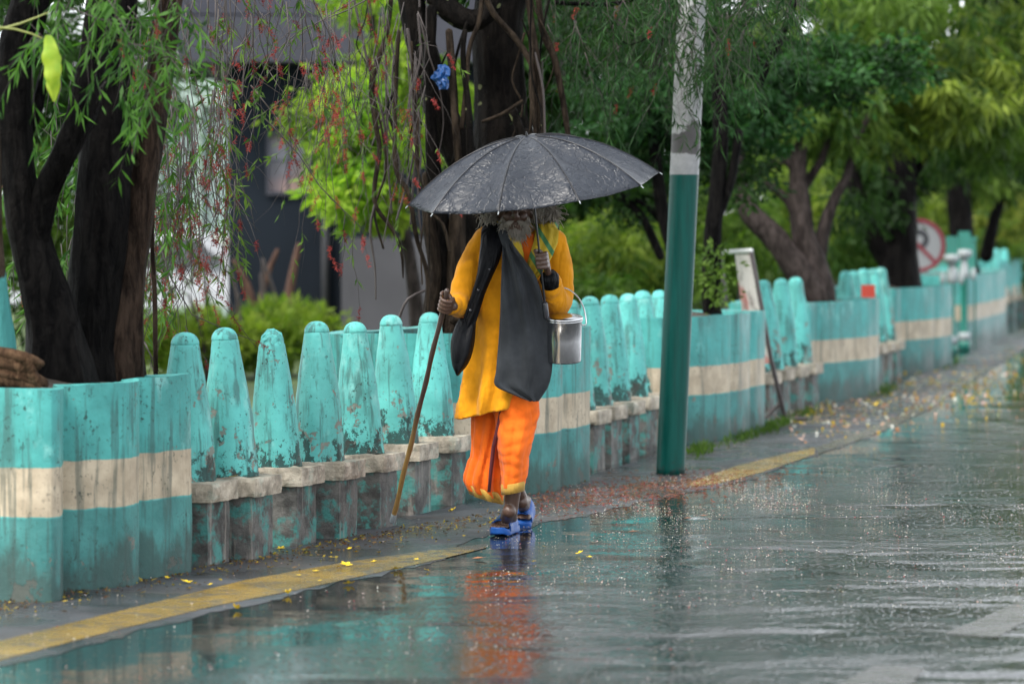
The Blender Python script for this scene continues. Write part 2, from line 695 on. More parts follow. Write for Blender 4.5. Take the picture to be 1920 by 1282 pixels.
def mat_road():
    t = NT('wet_asphalt')
    pos = t.pos()
    xyz = t.sep(pos)
    # lateral distance from the yellow line
    u = t.math('SUBTRACT', xyz[0], t.math('ADD', -1.75, t.math('MULTIPLY', t.math('SUBTRACT', xyz[1], 11.3), .325)))
    big = t.noise(pos, .55, 4, .6)
    med = t.noise(pos, 2.1, 5, .6)
    w = t.math('ADD', t.rng(u, .1, 2.1, .72, .10), t.math('MULTIPLY', t.math('SUBTRACT', big, .5), 1.5))
    water = t.rng(t.math('ADD', w, t.math('MULTIPLY', t.math('SUBTRACT', med, .5), .7)), .36, .60)
    fine = t.noise(pos, 230, 3, .6)
    grit = t.noise(pos, 60, 4, .7)
    spl = t.noise(pos, 30, 3, .6)
    c = t.mix(t.rng(med, .3, .7), (.009, .011, .012), (.022, .024, .025))
    c = t.mix(t.math('MULTIPLY', t.rng(fine, .55, .75), .35), c, (.10, .10, .10))
    ag = t.noise(pos, 17, 5, .75)
    c = t.mix(t.math('MULTIPLY', t.rng(ag, .55, .68), .6), c, (.055, .055, .053))
    c = t.mix(t.math('MULTIPLY', water, .75), c, (.012, .016, .016))
    rough = t.math('ADD', t.math('MULTIPLY', t.math('SUBTRACT', 1., water), .08), t.rng(med, .3, .7, .025, .05))
    # asphalt grain where it is not drowned, small ripples on the water, splashes of the rain
    dry = t.math('SUBTRACT', 1., t.math('MULTIPLY', water, .93))
    hg = t.math('MULTIPLY', dry, t.math('ADD', t.math('MULTIPLY', grit, 1.), t.math('MULTIPLY', fine, .5)))
    b1 = t.bump(hg, .6, .0008)
    rip = t.noise(t.scale(pos, (1., .8, 1.)), 7, 4, .55, .3)
    b2 = t.bump(rip, .12, .004, b1)
    calm = t.rng(t.noise(t.scale(pos, (.7, 1., 1.)), .75, 3, .55), .40, .60, .12, 1.35)
    rip2 = t.noise(t.scale(pos, (.85, 1., 1.)), 1.5, 5, .62, .8)
    b3 = t.bump(t.math('MULTIPLY', calm, t.math('MULTIPLY', rip2, t.rng(u, .3, 2.2, .12, 1.3))), .7, .032, b2)
    rip3 = t.noise(t.scale(pos, (.8, 1., 1.)), 4.5, 4, .65, .6)
    b3 = t.bump(t.math('MULTIPLY', calm, t.math('MULTIPLY', rip3, t.rng(u, .3, 2., .06, 1.2))), .8, .013, b3)
    rip4 = t.noise(t.scale(pos, (.7, 1., 1.)), 13, 2, .6)
    b3 = t.bump(t.math('MULTIPLY', rip4, t.rng(u, .5, 2., .02, 1.)), .7, .0022, b3)
    spk = t.noise(t.scale(pos, (1., .3, 1.)), 62, 2, .5)
    spk = t.math('MULTIPLY', t.rng(spk, .54, .72), t.math('MULTIPLY', t.rng(u, .5, 1.6, .03, 1.), t.rng(t.noise(pos, .9, 4, .6), .38, .62, .25, 1.)))
    b4 = t.bump(spk, 1., .008, b3)
    return t.fin(c, rough, b4, spec=.5)


M['road'] = mat_road()


def mat_shoulder():
    t = NT('worn_wet_shoulder')
    pos = t.pos()
    med = t.noise(pos, 2.3, 5, .6)
    fine = t.noise(pos, 170, 4, .7)
    c = t.mix(t.rng(med, .3, .7), (.024, .0255, .029), (.055, .057, .065))
    c = t.mix(t.math('MULTIPLY', t.rng(fine, .56, .72), .5), c, (.13, .13, .14))
    c = t.mix(t.math('MULTIPLY', t.rng(fine, .3, .44, 1., 0.), .5), c, (.02, .02, .022))
    dirt = t.rng(t.noise(pos, 1.3, 6, .65), .52, .68)
    c = t.mix(t.math('MULTIPLY', dirt, .5), c, (.06, .045, .035))
    r = t.rng(t.noise(pos, 1.7, 4), .40, .60, .12, .55)
    return t.fin(c, r, t.bump(fine, .5, .003, t.bump(med, .2, .01)), spec=.4)


def mat_line(name, col, wear, fade=None):
    t = NT(name)
    pos = t.pos()
    n = t.noise(pos, 9, 7, .7)
    fine = t.noise(pos, 150, 4, .7)
    f = t.rng(t.math('ADD', n, t.math('MULTIPLY', t.math('SUBTRACT', fine, .5), .9)), wear - .1, wear + .12)
    if fade:
        y = t.sep(pos)[1]
        f = t.math('MAXIMUM', f, t.rng(t.math('ADD', y, t.math('MULTIPLY', t.math('SUBTRACT', n, .5), 5.)), fade[0], fade[1]))
    c = t.mix(t.rng(t.noise(pos, 3, 4), .35, .65), col, tuple(x * .6 for x in col))
    c = t.mix(f, c, (.045, .045, .045))
    return t.fin(c, t.rng(n, .3, .7, .12, .4), t.bump(fine, .5, .002, t.bump(t.noise(t.scale(pos, (.6, 1, 1)), 3., 4), .5, .012)), spec=.45)


M['shoulder'] = mat_shoulder()
M['yellow'] = mat_line('worn_yellow_paint', (.28, .175, .03), .64)
M['yellow_near'] = mat_line('worn_yellow_paint_near', (.26, .165, .03), .55, (14.2, 15.4))
M['white_line'] = mat_line('worn_white_paint', (.065, .066, .06), .50)


def sheet(name, pts, mat, z, kind='structure'):
    mb = MB()
    mb.add([Vector((p[0], p[1], z)) for p in pts], [tuple(range(len(pts)))])
    o = mb.build(name, mat, smooth=False)
    tag(o, kind=kind)
    return o


t_ = NT('damp_grass_ground')
pos_ = t_.pos()
M['ground'] = t_.fin(t_.mix(t_.noise(pos_, 1.2, 6, .7), (.03, .055, .015), (.10, .15, .035)), .8, t_.bump(t_.noise(pos_, 14, 5, .7), 1., .06))

sheet('ground', [(-400, -20), (400, -20), (400, 600), (-400, 600)], M['ground'], -.010)
WALL = [(-4.6, 2), (-2.45, 10.8), (-1.40, 13.95), (-.30, 18.4), (1.2, 23.2), (2.55, 28.5), (3.9, 34), (5.6, 45), (7.6, 60), (11, 90), (22, 200)]
road_poly = [(x + .02, y) for x, y in WALL] + [(120, 200), (120, 2), (40, -12), (-6, -12)]
sheet('road', road_poly, M['road'], -.004)


def ribbon(name, top, bot, mat, z):
    a = [G(*p) for p in top]
    b = [G(*p) for p in bot]
    V = [Vector((p.x, p.y, z)) for p in a + b]
    n, m = len(a), len(b)
    mb = MB()
    mb.add(V, [tuple(list(range(n)) + list(range(n + m - 1, n - 1, -1)))])
    o = mb.build(name, mat, smooth=False)
    return tag(o, kind='structure')


Y_TOP = [(-140, 1234), (0, 1200), (200, 1150), (460, 1086), (640, 1054), (800, 1031), (912, 1018)]
Y_BOT = [(-140, 1275), (0, 1236), (200, 1184), (400, 1135), (560, 1104), (700, 1074), (830, 1046), (912, 1026)]
# the shoulder lies between the wall and the yellow line
sh_out = [G(-140, 1256), G(0, 1250), G(100, 1228), G(300, 1172), G(430, 1140), G(580, 1106), G(700, 1078), G(830, 1048), G(860, 1020), G(990, 992), G(1080, 968),
          G(1230, 938), G(1290, 924), G(1400, 898), G(1520, 858), G(1640, 812), G(1740, 768), G(1850, 700), G(1990, 610)]
sh_in = [G(1965, 600), G(1890, 630), G(1780, 680), G(1640, 735), G(1430, 795), G(1050, 905), G(700, 980), G(360, 1060), G(-140, 1110)]
fr = []
for a, b in zip(sh_out, sh_out[1:]):
    k = max(1, int((b - a).length / .05))
    for j in range(k):
        p = a.lerp(b, j / k)
        fr.append((p.x + (.02 if p.y < 15 else .05) * mnoise.noise(p * 3.2) + .02 * mnoise.noise(p * 11), p.y + (.10 if p.y < 15 else .28) * mnoise.noise(p * 2.4 + Vector((7, 0, 0))) + .12 * mnoise.noise(p * 9)))
sheet('road_shoulder', fr + [(p.x, p.y) for p in sh_in], M['shoulder'], -.0025)
ribbon('yellow_road_line', Y_TOP, Y_BOT, M['yellow_near'], -.001)
ribbon('yellow_road_line', [(1288, 905), (1380, 873), (1460, 853), (1528, 838)], [(1300, 912), (1345, 906), (1430, 884), (1528, 851)], M['yellow'], -.001)
M['yellow_faint'] = mat_line('faint_yellow_paint', (.13, .095, .035), .46)
ribbon('yellow_road_line', [(1530, 838), (1620, 806), (1740, 752), (1840, 690)], [(1535, 850), (1640, 814), (1752, 762), (1848, 696)], M['yellow_faint'], -.001)
ribbon('white_road_line', [(1770, 1186), (1860, 1148), (1990, 1090)], [(1870, 1192), (1930, 1160), (2050, 1100)], M['white_line'], -.0025)
ribbon('white_road_line', [(1540, 1300), (1640, 1244)], [(1690, 1300), (1735, 1250)], M['white_line'], -.0025)


# ------------------------------------------------------------------ planters
def planter(label, base, back, h, taper=.0):
    """base: picture points along the foot of the visible facets, left to right; back: plan offsets that close it behind"""
    pts = [G(*b) for b in base]
    d = Vector((.30, .95, 0)).normalized()
    nrm = Vector((-d.y, d.x, 0))
    ring = pts + [pts[-1] + nrm * back + d * .1, pts[0] + nrm * back * .8 - d * .1]
    c = sum(ring, Vector((0, 0, 0))) / len(ring)
    root = thing('concrete_planter', label, 'planter', (c.x, c.y, 0), 'painted tree planters along the roadside wall')
    # subdivided outline
    out = []
    for i in range(len(ring)):
        a, b = ring[i], ring[(i + 1) % len(ring)]
        k = max(1, int((b - a).length / .06))
        # rounded corners: keep points slightly off the corner
        L = (b - a).length
        for j in range(k + 1):
            t = min(max(j / k, .012 / max(L, .03)), 1 - .012 / max(L, .03))
            q_ = a.lerp(b, t)
            if L > .2 and i < len(pts) - 1:
                nn_ = Vector(((b - a).y, -(b - a).x, 0)).normalized()
                q_ += nn_ * (min(.085 * L, .045) * (1 - (2 * j / k - 1) ** 4))
            out.append(q_)
    nz = 16
    n = len(out)
    V, Fc = [], []
    for i in range(nz + 1):
        z = -.05 + (h + .05) * i / nz
        for p in out:
            q = Vector((p.x, p.y, z))
            w = mnoise.noise(q * 1.6) * .014 + mnoise.noise(q * 8) * .003
            r = (q - Vector((c.x, c.y, z))).normalized()
            zz = z + (mnoise.noise(q * 4) * .012 if i == nz else 0)
            V.append(Vector((q.x + r.x * w, q.y + r.y * w, zz)))
    for i in range(nz):
        for k in range(n):
            Fc.append((i * n + k, i * n + (k + 1) % n, (i + 1) * n + (k + 1) % n, (i + 1) * n + k))
    # rim and inner face
    o1 = len(V)
    for p in out:
        q = Vector((c.x, c.y, 0)).lerp(Vector((p.x, p.y, 0)), .86)
        V.append(Vector((q.x, q.y, h - .004)))
    for p in out:
        q = Vector((c.x, c.y, 0)).lerp(Vector((p.x, p.y, 0)), .85)
        V.append(Vector((q.x, q.y, h - .12)))
    a = nz * n
    for k in range(n):
        k2 = (k + 1) % n
        Fc.append((a + k, a + k2, o1 + k2, o1 + k))
        Fc.append((o1 + k, o1 + k2, o1 + n + k2, o1 + n + k))
    mb = MB()
    mb.add(V, Fc)
    mb.build('planter_wall', M['teal_planter'], root).data.set_sharp_from_angle(angle=R(38))
    s = MB()
    sv, sf = [], []
    for k in range(n):
        q = Vector((c.x, c.y, 0)).lerp(Vector((out[k].x, out[k].y, 0)), .858)
        sv.append(Vector((q.x, q.y, h - .05)))
    sv.append(Vector((c.x, c.y, h + .02)))
    for k in range(n):
        sf.append((k, (k + 1) % n, n))
    s.add(sv, sf)
    s.build('soil', M['soil'], root)
    return root


PL_A = planter('large stepped teal planter with cream band holding the black forked trees at far left',
               [(-130, 1116), (99, 1128), (106, 1108), (249, 1096), (254, 1085), (361, 1068)], 1.0, .86)
PL_B = planter('teal planter with cream band directly behind the walking man under the banyan',
               [(836, 936), (980, 926), (1050, 917), (1053, 912), (1104, 898)], .9, .92)
PL_C = planter('teal planter with cream band just right of the green pole',
               [(1236, 836), (1288, 832), (1370, 822), (1402, 811), (1430, 803)], .9, .89)
PL_D = planter('teal planter with cream band holding the pale many-branched tree',
               [(1518, 757), (1530, 755), (1634, 742), (1640, 733)], .9, .87)
PL_E = planter('teal planter with cream band below the no-parking sign',
               [(1676, 702), (1686, 699), (1752, 692), (1784, 684)], 1., .89)
PL_F = planter('teal planter with cream band just beyond the green ornamental posts',
               [(1812, 652), (1826, 648), (1862, 637), (1884, 625)], 1.2, .92)
PL_G = planter('farthest teal planter with cream band at the right edge of the picture',
               [(1878, 600), (1890, 597), (1912, 588), (1922, 578)], 1.5, .98)


# ------------------------------------------------------------------ cone posts
def post_mesh(broken=False, seed=0):
    prof = [(.116, .362), (.115, .38), (.112, .42), (.108, .50), (.102, .60), (.094, .70), (.085, .79), (.075, .87), (.067, .93), (.062, .975), (.058, .985)]
    prof = [(r * (1.0 + .07 * min(1, (.985 - z) * 4)), z) for r, z in interp_rows(prof, 4)]
    if broken:
        prof = [p for p in prof if p[1] < .955] + [(.058, .965)]

    def wob(a, z):
        q = Vector((math.cos(a) * .6 + seed, math.sin(a) * .6, z * 4))
        return 1 + .05 * mnoise.noise(q) + .03 * mnoise.noise(q * 4) + .012 * mnoise.noise(q * 13)
    return MB().add(*lathe(prof, 40, wob=wob))


def rough_box(x0, x1, y0, y1, z0, z1, res=.025, amp=.012, seed=0):
    """box with eroded edges, every face a grid"""
    V, Fc, idx = [], [], {}
    nx, ny, nz = [max(2, int(round((b - a) / res))) for a, b in ((x0, x1), (y0, y1), (z0, z1))]

    def vid(i, j, k):
        key = (i, j, k)
        if key not in idx:
            p = Vector((x0 + (x1 - x0) * i / nx, y0 + (y1 - y0) * j / ny, z0 + (z1 - z0) * k / nz))
            c = Vector(((x0 + x1) / 2, (y0 + y1) / 2, (z0 + z1) / 2))
            e = sum((i in (0, nx), j in (0, ny), k in (0, nz)))
            q = p * 14 + Vector((seed * 3.1, seed, 0))
            w = amp * (.5 * mnoise.noise(q) + .4 * mnoise.noise(q * 2.3))
            d = (p - c)
            d = Vector((d.x if i in (0, nx) else 0, d.y if j in (0, ny) else 0, d.z if k in (0, nz) else 0))
            if d.length > 0:
                d.normalize()
            inset = (e - 1) * amp * (.15 + 1.1 * max(0, mnoise.noise(q * .8 + Vector((9, 3, 1)))))
            idx[key] = len(V)
            V.append(p + d * (w - inset))
        return idx[key]
    for i in range(nx):
        for j in range(ny):
            Fc.append((vid(i, j, 0), vid(i, j + 1, 0), vid(i + 1, j + 1, 0), vid(i + 1, j, 0)))
            Fc.append((vid(i, j, nz), vid(i + 1, j, nz), vid(i + 1, j + 1, nz), vid(i, j + 1, nz)))
    for i in range(nx):
        for k in range(nz):
            Fc.append((vid(i, 0, k), vid(i + 1, 0, k), vid(i + 1, 0, k + 1), vid(i, 0, k + 1)))
            Fc.append((vid(i, ny, k), vid(i, ny, k + 1), vid(i + 1, ny, k + 1), vid(i + 1, ny, k)))
    for j in range(ny):
        for k in range(nz):
            Fc.append((vid(0, j, k), vid(0, j, k + 1), vid(0, j + 1, k + 1), vid(0, j + 1, k)))
            Fc.append((vid(nx, j, k), vid(nx, j + 1, k), vid(nx, j + 1, k + 1), vid(nx, j, k + 1)))
    return V, Fc


def dome_mesh(seed=0):
    prof = [(.056, .978), (.0605, .985), (.0605, .992), (.058, 1.003), (.051, 1.017), (.040, 1.029), (.024, 1.037), (.008, 1.040)]
    return MB().add(*lathe(prof, 32, wob=lambda a, z: 1 + .03 * mnoise.noise(Vector((math.cos(a) + seed, math.sin(a), z * 9)))))


def crag_mesh():
    V, Fc = lathe([(.058, .958), (.057, .975), (.050, .988), (.043, 1.002), (.034, 1.012), (.02, 1.02), (.006, 1.026)], 22)
    V = [v + Vector((mnoise.noise(v * 45), mnoise.noise(v * 45 + Vector((5, 0, 0))), mnoise.noise(v * 38 + Vector((0, 7, 0))) * 1.1)) * .014 for v in V]
    return MB().add(V, Fc)


POST_PROTO = []
for s_ in range(3):
    POST_PROTO.append(dict(
        pier=MB().add(*rough_box(-.185, .155, -.125, .125, -.06, .29, .04, .006, s_)).build('pier', M['cement'], smooth=False).data,
        ledge=MB().add(*rough_box(-.20, .19, -.15, .15, .282, .368, .016, .013, s_ + 5)).build('ledge', M['ledge'], smooth=False).data,
        post=post_mesh(False, s_ * 3).build('cone', M['teal_post']).data,
        dome=dome_mesh(s_).build('dome_cap', M['teal_post']).data))
BROKEN_POST = post_mesh(True, 11).build('cone', M['teal_post']).data
CRAG = crag_mesh().build('broken_top', M['teal_post'], smooth=False).data
for o in list(COL.objects):
    if o.type == 'MESH' and o.name.split('.')[0] in ('pier', 'ledge', 'cone', 'dome_cap', 'broken_top'):
        bpy.data.objects.remove(o)


def link_child(name, data, parent, rot=(0, 0, 0), loc=(0, 0, 0), scale=(1, 1, 1)):
    o = bpy.data.objects.new(name, data)
    COL.objects.link(o)
    o.parent = parent
    o.rotation_euler = rot
    o.location = loc
    o.scale = scale
    return o


def cone_post(px, py, label, i, broken=False, wall_ang=18, lean=-1.8, hs=1.0, group='teal cone posts of the roadside wall'):
    g = G(px, py, .37)
    root = thing('concrete_post', label, 'concrete post', (g.x, g.y, 0), group)
    root.rotation_euler = (0, 0, R(-wall_ang))
    pr = POST_PROTO[i % 3]
    link_child('pier', pr['pier'], root)
    link_child('ledge', pr['ledge'], root)
    rr = random.Random(i * 7 + int(px))
    piv = Matrix.Translation((0, 0, .37)) @ Matrix.Rotation(R(lean + rr.uniform(-1.3, 1.3)), 4, 'Y') @ Matrix.Rotation(R(rr.uniform(-1.8, 1.8)), 4, 'X') @ \
        Matrix.Rotation(rr.uniform(0, 6.28), 4, 'Z') @ Matrix.Diagonal((rr.uniform(.97, 1.05), rr.uniform(.97, 1.05), hs * rr.uniform(.985, 1.02), 1)) @ Matrix.Translation((0, 0, -.37))
    p = bpy.data.objects.new('cone', BROKEN_POST if broken else pr['post'])
    COL.objects.link(p)
    p.parent = root
    p.matrix_local = piv
    link_child('broken_top' if broken else 'dome_cap', CRAG if broken else pr['dome'], p)
    return root


ROW1 = [(351, 900, 'cracked teal cone post half hidden by the far left planter'),
        (434, 890, 'stained teal cone post, second from the far left planter, a yellow petal on its ledge'),
        (519, 872, 'teal cone post with its round top broken off to a jagged stump'),
        (598, 862, 'teal cone post just right of the broken-topped one'),
        (675, 848, 'teal cone post with black mould round its foot, two right of the broken one'),
        (742, 829, 'teal cone post with a vertical crack, crossed low by the walking stick'),
        (810, 815, 'teal cone post beside the hand that grips the walking stick')]
for i, (x, y, l) in enumerate(ROW1):
    cone_post(x, y, l, i, broken=(i == 2))
ROW2 = [(1080, 767, 'teal cone post right behind the steel pail'),
        (1113, 759, 'teal cone post next right of the steel pail'),
        (1148, 751, 'teal cone post second to the right of the pail'),
        (1181, 742, 'teal cone post midway between pail and green pole'),
        (1213, 734, 'teal cone post just left of the green pole with a dark chip at its foot'),
        (1245, 727, 'teal cone post half hidden behind the green pole')]
for i, (x, y, l) in enumerate(ROW2):
    cone_post(x, y, l, i + 1, lean=-2.4, hs=1.04)
ROW3 = [(1414, 698, 'blurred teal cone post mostly hidden behind the leaning sign board'),
        (1440, 691.8, 'blurred teal cone post crossed by the leg of the sign board'),
        (1468, 685.8, 'blurred teal cone post second right of the sign board'),
        (1496, 680.2, 'blurred teal cone post at the left side of the many-branched tree planter')]
for i, (x, y, l) in enumerate(ROW3):
    cone_post(x, y, l, i + 2, lean=-2.4, hs=1.08)
ROW4 = [(1592, 654, 'distant teal cone post behind the many-branched tree trunk'),
        (1607, 650, 'distant teal cone post left of the small red plate'),
        (1624, 646, 'distant teal cone post behind the small red plate'),
        (1641, 642, 'distant teal cone post just right of the small red plate'),
        (1657, 638, 'distant teal cone post left of the planter below the round sign')]
for i, (x, y, l) in enumerate(ROW4):
    cone_post(x, y, l, i, lean=-2.5, hs=1.1)
ROW5 = [(1868, 561, 'very distant teal cone post nearest to the planter beyond the green posts'),
        (1884, 556, 'very distant teal cone post second beyond the last but one planter'),
        (1899, 552, 'very distant teal cone post third beyond the last but one planter'),
        (1913, 547, 'very distant teal cone post cut by the right picture edge')]
for i, (x, y, l) in enumerate(ROW5):
    cone_post(x, y, l, i, wall_ang=12, lean=-1, hs=1.2)


# ------------------------------------------------------------------ green pole
def mat_pole():
    t = NT('pole_paint')
    v = t.obj(False)
    z = t.sep(v)[2]
    n = t.noise(t.scale(v, (14, 14, 1)), 3, 5, .6)
    g = t.mix(t.rng(n, .3, .7), (.0015, .042, .035), (.002, .062, .052))
    cn = t.noise(v, 6, 6, .65)
    grey = t.mix(t.rng(cn, .3, .7), (.20, .205, .21), (.33, .335, .34))
    dark = t.noise(t.scale(v, (1.6, 1.6, .8)), 3.4, 5, .55)
    zb = t.math('MULTIPLY', t.rng(z, 1.94, 1.99), t.rng(z, 2.07, 2.11, 1., 0.))
    grey = t.mix(t.math('MULTIPLY', t.rng(t.math('ADD', dark, t.math('MULTIPLY', zb, .2)), .58, .66), .85), grey, (.03, .026, .026))
    c = t.mix(t.rng(z, 1.832, 1.838), g, grey)
    c = t.mix(t.math('MULTIPLY', t.rng(t.math('ADD', t.noise(v, 20, 5, .7), t.rng(z, 0., .15, .15, -.1)), .6, .7), .7), c, (.02, .03, .028))
    return t.fin(c, t.rng(n, .3, .7, .3, .5), t.bump(t.noise(v, 70, 4), .25, .003), spec=.14)


gp = G(1257, 888)
pole = thing('utility_pole', 'leaning round pole painted dark green below and bare grey concrete above', 'pole', (gp.x, gp.y, 0))
sc_ = gp.y / F
ppts = [P(1257, 892, gp.y), P(1268, 640, gp.y), P(1283, 330, gp.y), P(1291, 150, gp.y), P(1297, 0, gp.y), P(1310, -380, gp.y)]
prad = [27 * sc_, 27 * sc_, 27.3 * sc_, 27.3 * sc_, 26 * sc_, 24 * sc_]
pp, pr_ = smooth_path(ppts, prad, .08)
MB().add(*tube(pp, pr_, 36, False)).build('pole_shaft', mat_pole(), pole)


# ------------------------------------------------------------------ trees on the left
def root_of(name, label, px, py, D, z=None, cat='tree', group=None):
    p = P(px, py, D)
    return thing(name, label, cat, (p.x, p.y, .8 if z is None else z), group)


LP = dict(L=.11, W=.016)
t1 = root_of('street_tree', 'black wet forked tree at the left edge in the stepped planter', 110, 700, 13.7)
mb = MB()
trunk_into(mb, [(115, 735, 13.7, 150), (105, 650, 13.7, 118), (88, 560, 13.7, 92), (55, 440, 13.7, 72), (32, 300, 13.7, 64), (28, 150, 13.7, 70), (48, 30, 13.7, 74), (70, -120, 13.7, 70), (60, -420, 13.7, 50)], rough=.16, flute=.05)
trunk_into(mb, [(62, 470, 13.7, 56), (88, 360, 13.65, 50), (120, 290, 13.6, 48), (160, 190, 13.6, 54), (180, 60, 13.6, 50), (200, -200, 13.6, 40)], rough=.14, seed=4)
trunk_into(mb, [(-20, 350, 13.75, 36), (20, 290, 13.75, 30), (62, 225, 13.75, 24), (85, 130, 13.8, 18)], n=10, seed=6)
mb.build('trunk', M['bark_black'], t1)

t2 = root_of('street_tree', 'thick straight black trunk between the forked tree and the leaning brown trunk', 170, 700, 14.0)
mb = MB()
trunk_into(mb, [(172, 735, 14.0, 110), (170, 650, 14.0, 96), (180, 520, 14.0, 98), (194, 380, 14.0, 100), (203, 220, 14.0, 92), (210, 90, 14.0, 88), (214, -80, 14.0, 88), (230, -420, 14, 60)], rough=.12, flute=.04, seed=9)
mb.build('trunk', M['bark_black'], t2)
crown('crown', t2, [(90, -110, 14.6, 170, 110, .9, 50, 60, .10, .018, DK, MD)])

t3 = root_of('street_tree', 'leaning brown trunk at the right of the far left planter with weeping red-flowered twigs', 215, 700, 14.2)
mb = MB()
trunk_into(mb, [(214, 735, 14.1, 130), (216, 670, 14.1, 112), (224, 590, 14.1, 92), (238, 490, 14.1, 72), (262, 360, 14.1, 60), (286, 220, 14.1, 54), (304, 100, 14.1, 52), (322, -30, 14.1, 50), (360, -300, 14.2, 40)], rough=.08, seed=13)
trunk_into(mb, [(292, 700, 14.35, 9), (290, 560, 14.35, 9), (285, 440, 14.35, 8), (292, 330, 14.35, 6)], n=8, seed=15)
trunk_into(mb, [(214, 620, 14.8, 13), (210, 430, 14.8, 12), (206, 250, 14.8, 11), (212, 60, 14.8, 9)], n=8, seed=17)
mb.build('trunk', M['bark_brown'], t3)

t4 = root_of('street_tree', 'teal painted trunk at the left picture edge above brown knotted roots', 0, 700, 13.3)
mb = MB()
trunk_into(mb, [(-18, 735, 13.3, 110), (-12, 660, 13.3, 78), (-14, 560, 13.3, 62), (-22, 420, 13.3, 52), (-26, 200, 13.3, 48), (-30, -50, 13.3, 44)], rough=.1, seed=21)
mb.build('trunk', M['bark_painted'], t4)
mb = MB()
for k in range(9):
    y0 = 664 + k * 6.5
    trunk_into(mb, [(-50 + random.uniform(-10, 10), y0 - 8, 13.22, 22), (0 + random.uniform(-8, 8), y0 - 4, 13.1, 26), (45 + k * 3, y0 + 8, 13.02, 24), (78 + random.uniform(-14, 8), y0 + 18, 13.1, 12)], n=10, rough=.2, seed=30 + k)
M['bark_redroot'] = mat_bark('red_brown_root', (.04, .022, .013), (.14, .085, .05))
mb.build('roots', M['bark_redroot'], t4)


# weeping twigs: helper that grows strands with leaves and flower spikes
def weeping(parent, strands, leaf=(.075, .011), lp=.5, fp=.2, tints=(MD, BR), tw=.0030, sub=3, fl_tints=((.16, .015, .022), (.30, .05, .05)), leafmat=None):
    mb = MB()
    Cs, Ds, Ls, Ws, Ts = [], [], [], [], []
    Cf, Df, Lf, Wf, Tf = [], [], [], [], []

    def grow(pts, r):
        pts, rad = smooth_path(pts, [r * (1 - .7 * i / (len(pts) - 1)) for i in range(len(pts))], .12)
        mb.add(*tube(pts, rad, 4, False))
        for i in range(1, len(pts)):
            f = i / len(pts)
            d = (pts[i] - pts[i - 1]).normalized()
            if random.random() < lp * (.4 + f):
                tint = random.random()
                for q in range(random.randint(3, 7)):
                    v = (d * .6 + Vector((random.gauss(0, .55), random.gauss(0, .55), random.gauss(-.35, .3)))).normalized()
                    Cs.append(pts[i - 1].lerp(pts[i], random.random())); Ds.append(v)
                    Ls.append(leaf[0] * random.uniform(.55, 1.25)); Ws.append(leaf[1] * random.uniform(.7, 1.4))
                    k = min(1, max(0, tint + random.gauss(0, .15)))
                    Ts.append([a * (1 - k) + b * k for a, b in zip(*tints)])
            if fp and random.random() < fp * (.3 + f):
                k = random.random()
                ln = random.uniform(.05, .10)
                ax = (d + Vector((random.gauss(0, .3), random.gauss(0, .3), -.5))).normalized()
                base = pts[i]
                for q in range(46):
                    v = (ax * .35 + Vector((random.gauss(0, .7), random.gauss(0, .7), random.gauss(0, .7)))).normalized()
                    Cf.append(base + ax * ln * random.random()); Df.append(v)
                    Lf.append(random.uniform(.014, .026)); Wf.append(.0042)
                    kk = min(1, max(0, k + random.gauss(0, .2)))
                    Tf.append([a * (1 - kk) + b * kk for a, b in zip(*fl_tints)])
    for pts in strands:
        grow(pts, tw)
        for s in range(sub):
            i = random.randint(1, len(pts) - 1)
            b = pts[i - 1].lerp(pts[i], random.random())
            ln = random.uniform(.15, .5)
            e = b + Vector((random.gauss(0, .16), random.gauss(0, .12), -ln))
            grow(strand_pts(b, e, -.02, 4, .012), tw * .55)
    tag(mb.build('twigs', M['twig'], parent), kind='stuff')
    A = np.array
    if Cs:
        leaf_mesh('leaves', A(Cs), A(Ds), A(Ls), A(Ws), A(Ts), leafmat or M['leaf'], parent)
    if Cf:
        tag(leaf_mesh('flowers', A(Cf), A(Df), A(Lf), A(Wf), A(Tf), M['petal'], parent), kind='stuff')


rs = random.Random(5)
strands = []


def pxs(*pts):
    return [P(*p) for p in pts]


